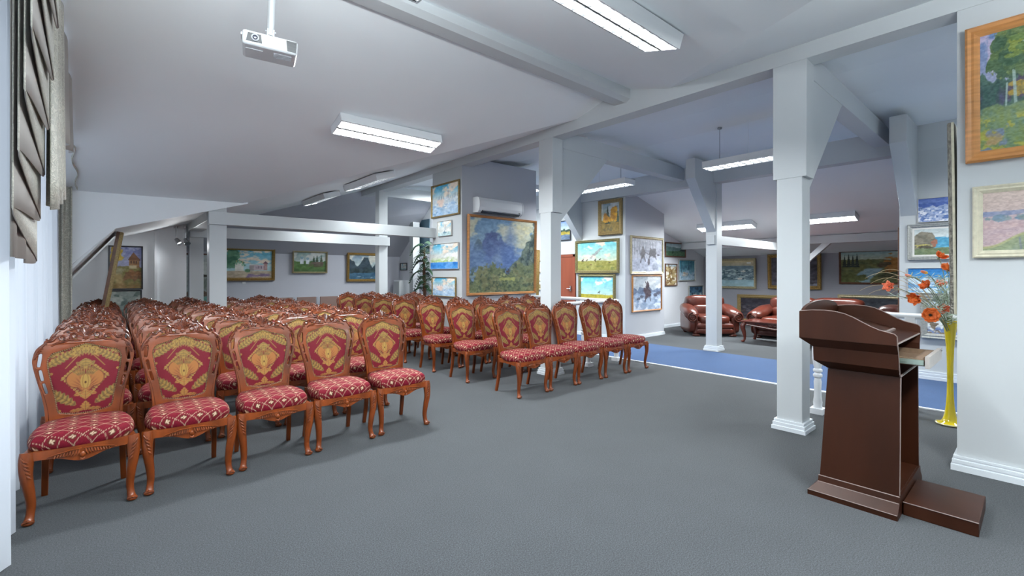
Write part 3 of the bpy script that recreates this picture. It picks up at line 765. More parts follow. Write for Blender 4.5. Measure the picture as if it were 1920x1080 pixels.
class Art:
    """small painter: y runs 0 (top) to 1 (bottom), x 0 to 1; colours in sRGB 0-255"""
    def __init__(s, w, h, seed, asp):
        s.w, s.h, s.sd, s.asp = w, h, seed*31, asp
        s.y, s.x = np.mgrid[0:1:h*1j, 0:1:w*1j]; s.C = np.zeros((h, w, 3))
    def n(s, sx, sy, k, oct=5): return fbm(s.h, s.w, sx, sy, oct, s.sd+k)
    def mix(s, col, k): k = np.clip(k, 0, 1)[..., None]; s.C = s.C*(1-k) + np.asarray(col, float)*k; return s
    def sky(s, top, low, hor=1.0):
        t = np.clip(s.y/hor, 0, 1)[..., None]; s.C = np.asarray(top, float)*(1-t) + np.asarray(low, float)*t; return s
    def clouds(s, col, cov=.5, sx=3, sy=3, k=1, y1=1.0, soft=.2): return s.mix(col, sst(1-cov, 1-cov+soft, s.n(sx, sy, k))*sst(y1, y1-.15, s.y))
    def hill(s, base, amp, cells, c1, c2, k, tex=(12, 12), soft=.01):
        r = ridge(s.w, base, amp, cells, s.sd+k)[None, :]; m = sst(-soft, soft, s.y-r)
        t = s.n(tex[0], tex[1], k+50)[..., None]; col = np.asarray(c1, float)*(1-t) + np.asarray(c2, float)*t
        s.C = s.C*(1-m[..., None]) + col*m[..., None]; return s
    def patch(s, box, c1, c2, k, tex=(10, 10), soft=.03, rag=.05):
        x0, y0, x1, y1 = box; nn = (s.n(8, 8, k)-.5)*2*rag
        m = sst(0, soft, s.x-x0+nn)*sst(0, soft, x1-s.x+nn)*sst(0, soft, s.y-y0+nn)*sst(0, soft, y1-s.y+nn)
        t = s.n(tex[0], tex[1], k+70)[..., None]; s.C = s.C*(1-m[..., None]) + (np.asarray(c1, float)*(1-t)+np.asarray(c2, float)*t)*m[..., None]; return s
    def dot(s, x, y, rx, ry, col, rag=0, k=0, a=1.0):
        d = np.hypot((s.x-x)/rx, (s.y-y)/ry)
        if rag: d = d + (s.n(14, 14, k)-.5)*2*rag
        return s.mix(col, sst(1.1, .85, d)*a)
    def line(s, a, b, w, col, al=1.0):
        d, t, q = seg(s.x*s.asp, s.y, (a[0]*s.asp, a[1]), (b[0]*s.asp, b[1])); return s.mix(col, sst(w*1.3, w*.7, d)*al)
    def quad(s, pts, col):
        m = np.ones_like(s.x, bool)
        for (a, b) in zip(pts, pts[1:]+pts[:1]): m &= ((b[0]-a[0])*(s.y-a[1]) - (b[1]-a[1])*(s.x-a[0])) >= 0
        return s.mix(col, m.astype(float))
    def tree(s, x, y, h, w, c1, c2, k, n=14, trunk=None):
        if trunk: s.line((x, y), (x, y-h*.7), .008, trunk)
        rs = np.random.RandomState(s.sd+k)
        for i in range(n):
            a, b = rs.uniform(-1, 1), rs.rand(); q = rs.rand()
            s.dot(x+a*w*.5*(1-.5*b), y-h*(.25+.7*b), w*.26, h*.13, np.asarray(c1, float)*(1-q)+np.asarray(c2, float)*q, .5, k+i)
        return s
    def fir(s, x, y, h, w, col, k=0):
        t = np.clip((s.y-(y-h))/h, 0, 1); ww = w*.5*t*(.65+.35*np.abs(np.sin(t*18)))
        return s.mix(col, sst(.003, -.003, np.abs(s.x-x)-ww)*(s.y > y-h)*(s.y < y))
    def rider(s, x, y, k, col=(58, 46, 48)):
        s.dot(x, y, .75*k/s.asp, .30*k, col); 
        for q in (-.5, -.3, .35, .55): s.line((x+q*k/s.asp, y+.1*k), (x+q*k*1.1/s.asp, y+.9*k), .07*k, col)
        s.line((x+.6*k/s.asp, y-.1*k), (x+.95*k/s.asp, y-.55*k), .13*k, col); s.dot(x+1.05*k/s.asp, y-.55*k, .22*k/s.asp, .11*k, col)
        s.line((x, y), (x+.02, y-.75*k), .16*k, tuple(c*.9 for c in col)); s.dot(x+.02, y-.95*k, .13*k/s.asp, .15*k, col); return s
    def dab(s, amt=16, k=90):
        n1 = (s.n(s.w/7, s.h/4, k, 2)-.5)*2*amt; s.C = s.C + n1[..., None]; return s
    def lin(s):
        c = np.clip(s.C, 0, 255)/255; return np.where(c <= .04045, c/12.92, ((c+.055)/1.055)**2.4)
def art(kind, w, h, seed, asp):
    A = Art(w, h, seed, asp)
    if kind == 'mountain':
        A.sky((104, 140, 172), (150, 170, 186), .6).clouds((196, 196, 172), .5, 3, 4, 1, .5); A.dot(.80, .26, .24, .17, (206, 200, 160), .5, 3, .8); A.dot(.60, .16, .2, .07, (190, 192, 176), .5, 4, .7)
        pk = np.abs(A.x-.36)*.85 + .02 - (A.y-.06)*.62 + (A.n(7, 7, 8)-.5)*.16; A.mix((66, 82, 124), sst(.03, -.03, pk)); A.mix((88, 104, 150), sst(.03, -.03, pk)*A.n(9, 12, 6)*.8)
        pk2 = np.abs(A.x-.12)*.9 + .10 - (A.y-.12)*.55 + (A.n(7, 7, 10)-.5)*.16; A.mix((84, 104, 122), sst(.03, -.03, pk2)); A.mix((116, 134, 138), sst(.03, -.03, pk2)*A.n(10, 10, 7)*.8)
        A.mix((104, 132, 176), sst(.25, .62, A.y+(A.n(3, 4, 9)-.5)*.45)*.75); A.mix((84, 112, 164), sst(.28, .08, np.abs(A.x-.60)+.35*np.abs(A.y-.60))*.7); A.mix((140, 160, 182), sst(.55, .8, A.n(4, 3, 12))*sst(.75, .5, A.y)*sst(.15, .35, A.y)*.5)
        cl = A.x - (1.0-.36*np.clip((A.y-.06)/.62, 0, 1)) + (A.n(6, 8, 11)-.5)*.13; A.mix((74, 92, 92), sst(-.01, .02, cl)); A.mix((112, 122, 104), sst(0, .03, cl)*A.n(16, 12, 12)); A.mix((48, 64, 66), sst(.02, .05, cl)*sst(.55, .75, A.n(18, 10, 13)))
        for i, (x, y, r) in enumerate(((.26, .74, .16), (.38, .72, .12), (.15, .88, .16), (.48, .90, .20), (.76, .80, .17), (.88, .72, .15), (.94, .92, .2), (.64, .97, .2), (.28, .95, .22), (.08, .98, .15))): A.dot(x, y, r, r*.85, (98, 108, 80) if i % 2 else (112, 114, 84), .55, 20+i)
        A.mix((62, 78, 66), sst(.5, .72, A.n(24, 20, 30))*sst(.62, .72, A.y)*.75); A.mix((138, 146, 104), sst(.58, .76, A.n(26, 24, 31))*sst(.66, .74, A.y)*.5); A.mix((168, 172, 120), sst(.6, .8, A.n(30, 30, 33))*sst(.12, .05, np.abs(A.x-.5)*.5+np.abs(A.y-.8))*.7)
        A.dot(.56, .82, .12, .03, (150, 154, 96), .4, 40); A.rider(.565, .715, .042, (70, 60, 62))
    elif kind == 'steppe':
        A.sky((112, 196, 206), (206, 214, 190), .66).clouds((226, 208, 190), .4, 4, 5, 1, .7)
        A.hill(.66, .02, 4, (168, 160, 92), (136, 136, 66), 2, (20, 16)); A.mix((112, 120, 70), sst(.55, .8, A.n(9, 12, 4))*sst(.75, .95, A.y))
        for i in range(8): A.dot(.36+.035*i, .54-.045*i, .03+.004*i, .03, (142, 140, 140), .6, 10+i, .75)
        for (x, y, k) in ((.13, .63, .060), (.24, .64, .048), (.46, .635, .066), (.58, .62, .058)): A.rider(x, y, k, (64, 54, 50))
        A.dot(.36, .80, .03, .02, (110, 84, 56)); A.dot(.83, .73, .03, .02, (96, 80, 60)); A.dot(.72, .62, .05, .02, (190, 186, 170), .4, 5)
    elif kind == 'steppe2':
        A.sky((104, 202, 222), (196, 224, 214), .8).clouds((232, 222, 210), .38, 3, 4, 1, .6)
        A.dot(.57, .26, .10, .06, (236, 222, 212), .5, 3); A.hill(.80, .015, 4, (196, 180, 70), (164, 156, 58), 2, (24, 10)); A.rider(.57, .70, .085, (60, 48, 44))
        A.rider(.33, .80, .022); A.rider(.76, .79, .025); A.line((.2, .74), (.28, .62), .012, (170, 180, 176), .7)
    elif kind == 'bearhunt':
        A.sky((128, 130, 146), (190, 192, 206), .75)
        rs = np.random.RandomState(5)
        for i in range(46): x = rs.rand(); A.line((x, rs.uniform(.0, .1)), (x+rs.uniform(-.02, .02), rs.uniform(.35, .62)), rs.uniform(.004, .011), (86, 88, 102) if i % 2 else (206, 208, 220), .8)
        A.mix((98, 100, 116), sst(.5, .75, A.n(12, 12, 3))*sst(.6, .3, A.y)*.6); A.hill(.58, .10, 3, (206, 210, 224), (150, 156, 176), 6, (10, 14))
        A.dot(.35, .42, .075, .16, (72, 68, 78), .3, 7); A.dot(.35, .26, .035, .04, (72, 68, 78)); A.line((.32, .5), (.27, .72), .022, (66, 62, 72)); A.line((.38, .5), (.43, .68), .022, (66, 62, 72)); A.line((.4, .4), (.58, .48), .012, (66, 62, 72))
        A.dot(.68, .40, .13, .15, (66, 64, 74), .35, 8); A.line((.6, .45), (.56, .58), .022, (66, 62, 72)); A.line((.76, .48), (.80, .6), .022, (66, 62, 72)); A.dot(.88, .47, .05, .03, (70, 70, 80), .3, 9)
        A.dot(.55, .70, .05, .09, (84, 80, 90), .3, 10); A.patch((.7, .72, 1.0, .95), (128, 134, 150), (184, 190, 204), 14)
    elif kind == 'wolfhunt':
        A.sky((170, 178, 186), (186, 196, 206), .4).clouds((206, 210, 214), .5, 3, 3, 1, .5); A.hill(.36, .06, 6, (92, 108, 136), (128, 144, 168), 3, (20, 10))
        A.hill(.52, .06, 3, (176, 192, 212), (126, 148, 180), 4, (9, 9)); A.mix((206, 216, 230), sst(.55, .75, A.n(7, 7, 6))*sst(.6, .7, A.y))
        A.dot(.50, .46, .13, .17, (86, 76, 84), .45, 7); A.dot(.51, .30, .055, .11, (78, 68, 76), .3, 8); A.dot(.51, .17, .024, .03, (78, 68, 76)); A.line((.50, .26), (.43, .16), .016, (78, 68, 76)); A.line((.45, .6), (.42, .76), .02, (76, 70, 80)); A.line((.58, .58), (.62, .74), .02, (76, 70, 80))
        for (x, y) in ((.20, .66), (.30, .60), (.80, .57), (.90, .52)): A.dot(x, y, .07, .05, (92, 96, 112), .4, 20)
    elif kind == 'autumn':
        A.sky((128, 148, 160), (176, 172, 150), .6).clouds((186, 190, 190), .5, 3, 3)
        A.hill(.62, .05, 4, (120, 104, 54), (152, 124, 60), 2); A.fir(.36, .72, .66, .34, (44, 62, 48)); A.fir(.20, .70, .45, .22, (56, 72, 52)); A.tree(.30, .78, .42, .36, (206, 150, 34), (160, 104, 28), 5, 18); A.tree(.72, .80, .62, .40, (216, 160, 40), (168, 116, 36), 40, 24); A.fir(.93, .7, .5, .2, (66, 78, 60))
        A.mix((96, 84, 48), sst(.5, .8, A.n(10, 12, 8))*sst(.7, .9, A.y))
    elif kind == 'birch':
        A.sky((96, 120, 160), (150, 150, 176), .5).clouds((170, 160, 186), .5, 4, 4); A.hill(.42, .15, 4, (46, 72, 66), (70, 96, 84), 2, (10, 14)); A.patch((0, .45, .5, .62), (66, 66, 96), (50, 70, 66), 4); A.patch((.4, .4, 1, .62), (84, 66, 70), (56, 60, 90), 5)
        A.tree(.62, .5, .5, .7, (60, 84, 66), (104, 118, 70), 8, 44); A.tree(.86, .5, .42, .5, (160, 146, 56), (112, 116, 60), 60, 22); A.tree(.70, .60, .16, .4, (166, 132, 48), (120, 110, 60), 90, 14); A.patch((0, .4, .3, .66), (52, 84, 76), (40, 62, 62), 95)
        for (x, y0, x1, y1, w) in ((.58, .66, .52, .10, .016), (.54, .34, .70, .12, .010), (.53, .28, .36, .14, .008), (.74, .66, .76, .2, .012), (.92, .66, .9, .2, .012), (.42, .66, .44, .45, .01)): A.line((x, y0), (x1, y1), w*.6, (150, 168, 160), .85)
        A.tree(.45, .45, .4, .5, (52, 78, 60), (86, 104, 64), 120, 26); A.tree(.72, .28, .22, .5, (80, 104, 62), (126, 132, 60), 150, 20)
        A.hill(.63, .02, 3, (118, 132, 78), (92, 116, 100), 9, (8, 14)); A.mix((150, 150, 70), sst(.55, .7, A.n(5, 14, 12))*sst(.68, .75, A.y)); A.mix((110, 122, 140), sst(.6, .75, A.n(4, 12, 13))*sst(.72, .85, A.y)); A.mix((160, 136, 96), sst(.62, .8, A.n(5, 10, 14))*sst(.8, .95, A.y))
    elif kind == 'river':
        A.sky((198, 178, 168), (186, 166, 160), .35); A.hill(.33, .02, 3, (120, 128, 158), (140, 142, 160), 2, (8, 6)); A.patch((0, .42, .75, .54), (104, 126, 156), (128, 140, 128), 3); A.hill(.40, .02, 2, (170, 150, 156), (188, 162, 160), 6, (4, 14)); A.patch((.0, .40, .7, .52), (98, 122, 152), (122, 134, 130), 3, rag=.06)
        q = A.y - (.93 - .36*A.x + .03*np.sin(A.x*9)); A.mix((158, 158, 116), sst(-.01, .02, q)); A.mix((128, 138, 108), sst(.03, .06, q)); A.mix((118, 132, 128), sst(.1, .3, q)*A.n(10, 10, 9)); A.line((.5, .80), (.52, .98), .012, (110, 116, 120)); A.line((.58, .76), (.6, .98), .012, (110, 116, 120))
    elif kind == 'farm':
        A.sky((116, 124, 176), (168, 170, 200), .45).clouds((168, 172, 200), .55, 4, 6); A.hill(.47, .03, 3, (142, 134, 76), (118, 112, 70), 2); A.tree(.20, .46, .48, .36, (206, 180, 84), (180, 150, 66), 5, 20, (70, 56, 50))
        A.quad([(.60, .30), (.93, .30), (.93, .50), (.60, .50)], (150, 112, 76)); A.quad([(.56, .31), (.74, .12), (.96, .30), (.96, .33)], (118, 82, 60)); A.quad([(.60, .44), (.84, .44), (.84, .52), (.60, .52)], (190, 176, 140))
        for x in (.65, .73, .81): A.quad([(x, .33), (x+.045, .33), (x+.045, .40), (x, .40)], (84, 58, 48))
        A.dot(.22, .58, .24, .09, (168, 160, 126), .3, 8); A.patch((.42, .55, 1.0, .82), (150, 104, 64), (110, 84, 58), 9); q = A.x - (.1 + .5*(A.y-.55)); A.mix((188, 164, 116), sst(.2, .05, np.abs(A.x-.22-.3*(A.y-.6)))*sst(.6, .7, A.y)); A.mix((150, 116, 72), sst(.82, .95, A.y)*A.n(6, 8, 7)); A.fir(.15, .46, .12, .1, (74, 60, 56))
    elif kind == 'greysea':
        A.sky((166, 178, 172), (128, 146, 142), 1).clouds((196, 204, 196), .5, 2, 4, 1); A.mix((88, 110, 104), sst(.5, .75, A.n(3, 7, 4))*.7); A.line((.1, .8), (.8, .1), .006, (190, 200, 196), .5)
    elif kind == 'rocks':
        A.sky((196, 204, 206), (150, 160, 158), .5); A.dot(.55, .22, .4, .16, (202, 206, 202), .3, 3); A.dot(.55, .36, .36, .03, (70, 66, 60), .3, 4); A.patch((.2, .38, .9, .62), (110, 118, 110), (170, 176, 168), 5); A.dot(.4, .66, .5, .05, (98, 82, 70), .3, 7); A.hill(.72, .02, 3, (128, 178, 168), (86, 132, 124), 6)
    elif kind == 'church':
        A.sky((96, 178, 206), (176, 210, 214), .6).clouds((238, 222, 206), .55, 4, 6, 1, .6); A.tree(.08, .74, .72, .42, (70, 120, 96), (112, 160, 128), 3, 26)
        for (x, w, h) in ((.22, .06, .24), (.29, .09, .28), (.35, .05, .2)): A.quad([(x-w/2, .72-h), (x+w/2, .72-h), (x+w/2, .76), (x-w/2, .76)], (232, 230, 220)); A.dot(x, .72-h, w*.45, .05, (150, 190, 160)); A.line((x, .72-h-.05), (x, .72-h-.11), .008, (206, 180, 110))
        A.quad([(.52, .52), (.88, .52), (.88, .72), (.52, .72)], (206, 190, 196)); A.quad([(.50, .54), (.60, .54), (.60, .74), (.50, .74)], (170, 160, 160)); A.quad([(.82, .46), (.90, .46), (.90, .72), (.82, .72)], (186, 150, 146)); A.quad([(.80, .47), (.86, .38), (.92, .47), (.92, .48)], (128, 96, 110))
        for i in range(7): A.quad([(.62+.035*i, .57), (.635+.035*i, .57), (.635+.035*i, .66), (.62+.035*i, .66)], (116, 100, 120))
        A.hill(.75, .01, 3, (176, 160, 140), (206, 190, 166), 6); A.patch((.45, .85, .97, .98), (118, 100, 136), (150, 128, 146), 7); A.patch((.4, .70, .52, .78), (104, 150, 110), (80, 120, 90), 8)
    elif kind == 'village':
        A.sky((126, 150, 148), (166, 180, 176), .4).clouds((186, 190, 186), .5); A.fir(.62, .58, .42, .14, (52, 76, 50)); A.fir(.72, .6, .50, .16, (46, 66, 46)); A.fir(.86, .6, .55, .14, (70, 82, 60)); A.hill(.48, .08, 5, (92, 122, 66), (62, 92, 52), 2)
        for (x, h) in ((.24, .3), (.42, .26)): A.quad([(x-.05, .58-h), (x+.05, .58-h), (x+.05, .6), (x-.05, .6)], (206, 214, 218)); A.dot(x, .58-h, .05, .07, (132, 162, 176)); A.line((x, .5-h), (x, .42-h), .01, (200, 200, 180))
        A.quad([(.55, .50), (.9, .47), (.95, .60), (.5, .60)], (96, 80, 72)); A.quad([(.62, .58), (.92, .58), (.92, .78), (.62, .78)], (84, 74, 62)); A.mix((92, 130, 60), sst(.62, .8, A.y)*A.n(8, 8, 4)); A.mix((58, 80, 48), sst(.75, .95, A.y)*.6); A.patch((.42, .5, .6, .75), (112, 96, 66), (74, 92, 60), 9)
    elif kind == 'darkpeaks':
        A.sky((120, 142, 160), (176, 190, 190), .4).clouds((206, 206, 196), .55, 3, 4, 1, .5); A.hill(.34, .26, 3.2, (42, 56, 68), (58, 78, 86), 3, (8, 12), .02); A.hill(.55, .12, 4, (36, 52, 58), (58, 78, 80), 5, (10, 10)); A.hill(.74, .04, 3, (46, 80, 104), (70, 108, 132), 6, (6, 18)); A.mix((128, 150, 160), sst(.72, .85, A.n(6, 22, 8))*sst(.85, .9, A.y))
    elif kind in ('fort', 'fort2', 'snowtown', 'harbour'):
        A.sky((70, 176, 220), (214, 218, 214), .45).clouds((240, 226, 210), .5, 3, 4, 1, .5)
        if kind == 'harbour':
            A.clouds((240, 242, 240), .5, 2, 3, 5, .65); A.patch((0, .52, .95, .74), (190, 206, 168), (236, 238, 232), 3, (18, 14)); A.patch((.02, .64, .8, .75), (150, 186, 110), (206, 220, 170), 4, (16, 12)); A.hill(.74, .01, 3, (40, 122, 206), (90, 160, 222), 6, (6, 10)); A.patch((.55, .74, .8, 1), (120, 180, 228), (90, 150, 220), 7)
        elif kind == 'fort2':
            A.clouds((236, 236, 230), .6, 2, 2, 5, .8); A.hill(.78, .04, 4, (150, 186, 190), (226, 232, 232), 3); A.line((.5, .8), (.55, .3), .03, (120, 150, 170)); A.dot(.5, .78, .16, .06, (96, 132, 150), .4, 8); A.line((.35, .85), (.5, .55), .02, (236, 240, 240))
        else:
            A.hill(.44, .05, 6, (180, 200, 214), (236, 238, 240), 3, (14, 12)); rs = np.random.RandomState(4)
            for i in range(14): x = rs.uniform(.25, 1); A.line((x, .46), (x, .46-rs.uniform(.04, .12)), .012, (120, 150, 176))
            A.line((.62, .45), (.62, .22), .014, (128, 130, 150)); q = A.x - (.25+.1*np.sin(A.y*9)); A.mix((232, 208, 196), sst(.0, .06, q)*sst(.62, .5, A.x+.2*A.y)*sst(.42, .5, A.y)*sst(.85, .7, A.y)); A.hill(.70, .10, 3, (206, 222, 236), (146, 180, 212), 8, (7, 14)); A.mix((116, 160, 206), sst(.6, .8, A.n(8, 14, 9))*sst(.5, .7, A.y)*.7)
    elif kind == 'lake_small': A.sky((120, 150, 200), (190, 206, 214), .45); A.hill(.45, .05, 9, (36, 60, 50), (52, 80, 58), 2); A.hill(.58, .03, 3, (186, 164, 60), (150, 140, 60), 3); A.hill(.74, .02, 3, (70, 88, 116), (110, 130, 150), 4, (4, 14))
    elif kind == 'valley': A.sky((150, 180, 190), (186, 204, 206), .35); A.hill(.30, .10, 2, (96, 128, 128), (120, 150, 146), 2); q = A.y - (1.0-.85*np.clip((A.x-.45)/.5, 0, 1)); A.mix((52, 66, 66), sst(0, .02, q)); A.hill(.62, .06, 3, (66, 104, 78), (98, 132, 100), 4); A.mix((50, 82, 60), sst(.55, .75, A.n(14, 6, 6))*sst(.55, .7, A.y)*sst(.6, .4, A.x))
    elif kind == 'brownsnow':
        A.sky((150, 170, 180), (196, 200, 200), .2); A.mix((176, 156, 112), np.ones_like(A.x)); A.mix((236, 232, 222), sst(.48, .6, A.n(3, 6, 2))); A.mix((132, 104, 62), sst(.58, .7, A.n(4, 6, 3))); A.mix((190, 206, 214), sst(.15, .05, A.y)); A.mix((96, 74, 48), sst(.64, .74, A.n(6, 8, 5))*.7)
    elif kind == 'blueforest':
        A.sky((78, 150, 170), (120, 170, 190), .5)
        for i in range(9): A.line((.05+.11*i, 0), (.05+.11*i, .75), .02, (46, 78, 92) if i % 2 else (96, 150, 166))
        A.hill(.62, .12, 3, (206, 220, 230), (120, 160, 186), 3); A.patch((.2, .58, .55, .8), (166, 140, 110), (220, 220, 220), 5); A.mix((60, 96, 120), sst(.6, .8, A.n(6, 6, 7))*.6)
    elif kind == 'bluehouse': A.sky((58, 96, 128), (96, 140, 166), .4); A.hill(.35, .1, 5, (70, 110, 130), (140, 170, 180), 2); A.mix((206, 214, 216), sst(.5, .62, A.n(6, 6, 4))*sst(.3, .4, A.y)); A.mix((40, 66, 90), sst(.6, .7, A.n(7, 7, 6)))
    elif kind == 'icesea':
        A.sky((204, 186, 140), (186, 176, 150), .14); A.hill(.20, .01, 3, (96, 120, 134), (130, 150, 156), 2, (10, 20)); A.mix((186, 206, 206), sst(.55, .68, A.n(14, 26, 4))*sst(.28, .36, A.y)*sst(.8, .72, A.y)); A.mix((70, 98, 108), sst(.62, .72, A.n(16, 28, 5))*sst(.3, .36, A.y)*sst(.8, .7, A.y)); A.dot(.78, .42, .05, .03, (226, 226, 216), .3, 7); A.dot(.70, .70, .06, .04, (226, 222, 214), .3, 8); A.hill(.76, .02, 3, (150, 186, 196), (176, 204, 210), 9, (6, 10)); A.quad([(.86, .07), (.94, .07), (.94, .12), (.86, .12)], (226, 226, 220))
    elif kind == 'darktrees':
        A.sky((76, 72, 84), (98, 92, 100), 1); A.mix((52, 48, 58), A.n(6, 8, 2)); A.line((.42, .95), (.44, .15), .03, (150, 150, 158), .8); A.line((.22, .32), (.75, .36), .018, (132, 130, 140), .8); A.mix((128, 132, 146), sst(.8, .95, A.y)*A.n(6, 6, 4)); A.dot(.5, .5, .14, .2, (120, 118, 128), .6, 6, .5); A.mix((64, 58, 66), sst(.66, .8, A.n(9, 9, 9)))
    elif kind == 'lake':
        A.sky((138, 168, 170), (182, 188, 166), .25).clouds((176, 184, 168), .4, 2, 5, 1, .25); A.hill(.26, .02, 4, (84, 92, 58), (120, 116, 66), 2, (16, 14)); A.patch((.0, .26, .62, .98), (84, 96, 56), (126, 120, 66), 3); 
        for i, x in enumerate((.06, .13, .2, .27)): A.fir(x, .5, .42+.04*(i % 2), .09, (36, 48, 38))
        A.dot(.90, .45, .22, .33, (168, 112, 44), .5, 6); A.dot(.70, .42, .1, .1, (92, 78, 48), .5, 7); q = np.abs(A.x-.48-.12*np.sin(A.y*5)); A.mix((140, 168, 176), sst(.17, .12, q+(A.n(5, 5, 9)-.5)*.1)*sst(.5, .58, A.y)); A.dot(.86, .78, .2, .12, (70, 74, 42), .5, 11); A.dot(.2, .85, .22, .14, (92, 98, 48), .5, 12)
    elif kind == 'darkgroup': A.sky((50, 46, 58), (66, 60, 70), 1); A.mix((36, 34, 44), A.n(8, 6, 2)); A.mix((112, 106, 112), sst(.62, .8, A.n(9, 7, 3))*sst(.25, .5, A.y)*.6); A.mix((84, 66, 60), sst(.66, .8, A.n(10, 10, 5))*.7)
    elif kind == 'storm': A.sky((52, 56, 66), (76, 80, 86), .6); A.mix((116, 118, 112), sst(.55, .75, A.n(4, 5, 2))*sst(.2, .5, A.y)*.8); A.mix((40, 44, 54), sst(.6, .75, A.n(6, 5, 4))); A.mix((150, 152, 150), sst(.72, .8, A.n(10, 10, 5))*sst(.4, .6, A.y)*.6)
    elif kind == 'bluesnow': A.sky((96, 118, 186), (120, 142, 196), .25); A.hill(.2, .04, 3, (70, 94, 164), (84, 108, 174), 2); A.hill(.36, .08, 5, (142, 160, 200), (190, 198, 218), 3, (14, 14)); A.mix((96, 122, 176), sst(.5, .7, A.n(12, 14, 5))*sst(.3, .45, A.y)); A.mix((226, 228, 236), sst(.6, .75, A.n(10, 10, 6))*sst(.35, .5, A.y))
    elif kind == 'cliffsea':
        A.sky((186, 196, 196), (206, 212, 210), .3); A.hill(.32, .005, 2, (66, 140, 178), (104, 172, 196), 2, (8, 22)); A.quad([(.0, .25), (.18, .08), (.48, .15), (.56, .30), (.58, .72), (.0, .85)], (138, 132, 116)); A.mix((116, 112, 100), sst(.5, .7, A.n(6, 6, 4))*(A.x < .55)*(A.y > .2)*(A.y < .8)*.8); A.hill(.74, .06, 3, (104, 120, 92), (126, 138, 100), 6); A.dot(.54, .55, .09, .14, (160, 108, 88), .4, 8); A.dot(.22, .66, .2, .07, (188, 176, 104), .4, 9); A.dot(.30, .70, .25, .06, (88, 84, 70), .5, 10); A.dot(.88, .3, .05, .06, (200, 214, 216), .3, 11)
    elif kind == 'bluesky': A.sky((40, 112, 178), (84, 156, 206), .45); A.hill(.42, .06, 4, (176, 204, 220), (226, 234, 238), 3, (8, 14)); A.mix((110, 160, 200), sst(.55, .7, A.n(5, 16, 5))*sst(.45, .6, A.y))
    elif kind == 'coast': A.sky((176, 196, 206), (206, 212, 212), .35); A.hill(.34, .02, 3, (128, 140, 150), (166, 176, 184), 2); A.hill(.45, .03, 3, (134, 116, 92), (112, 104, 96), 3, (10, 16)); A.mix((226, 228, 226), sst(.52, .62, A.n(4, 10, 6))*sst(.5, .6, A.y)); A.mix((112, 132, 176), sst(.52, .62, A.n(5, 12, 8))*sst(.75, .85, A.y))
    elif kind == 'sketch': A.sky((206, 214, 222), (226, 228, 230), 1); [A.line((.2+.1*i, .2), (.3+.09*i, .8), .02, (130, 140, 160)) for i in range(5)]
    elif kind == 'smallfield': A.sky((186, 196, 200), (206, 200, 180), .4); A.hill(.45, .05, 4, (150, 130, 84), (112, 104, 72), 2)
    A.dab(13)
    return A.lin()

M_canvas = pattern_mat('oil_paint', .5, .35, bump=(160, .25, .003))
M_glazed = pattern_mat('glazed_picture', .04, .5)
FR = {
 'gold': mat('gold_frame', (.42, .27, .09), .35, .55, noise=(40, .3)), 'oldgold': mat('old_gold_frame', (.30, .21, .085), .45, .35, noise=(60, .35)),
 'palegold': mat('pale_gold_frame', (.50, .43, .27), .4, .4, noise=(50, .25)), 'silver': mat('silver_frame', (.42, .42, .39), .4, .4, noise=(60, .2)),
 'wood': mat('honey_wood_frame', (.46, .20, .06), .4, noise=(5, .25, (1, 1, 8)), coat=.2), 'brown': mat('brown_frame', (.13, .055, .03), .4, noise=(20, .3)),
 'black': mat('dark_grey_frame', (.06, .065, .075), .5), 'cream': mat('cream_frame', (.62, .58, .44), .5, noise=(30, .12)), 'pine': mat('pine_batten', (.55, .36, .18), .5, noise=(8, .2)),
 'ornate': mat('ornate_frame', (.13, .12, .10), .4, .4, noise=(90, .7, (1, 1, .35)), bump=(90, .8, .01)),
 'white': mat('canvas_edge', (.72, .70, .66), .8), 'green': mat('green_gold_frame', (.25, .21, .09), .4, .35, noise=(40, .3)) }
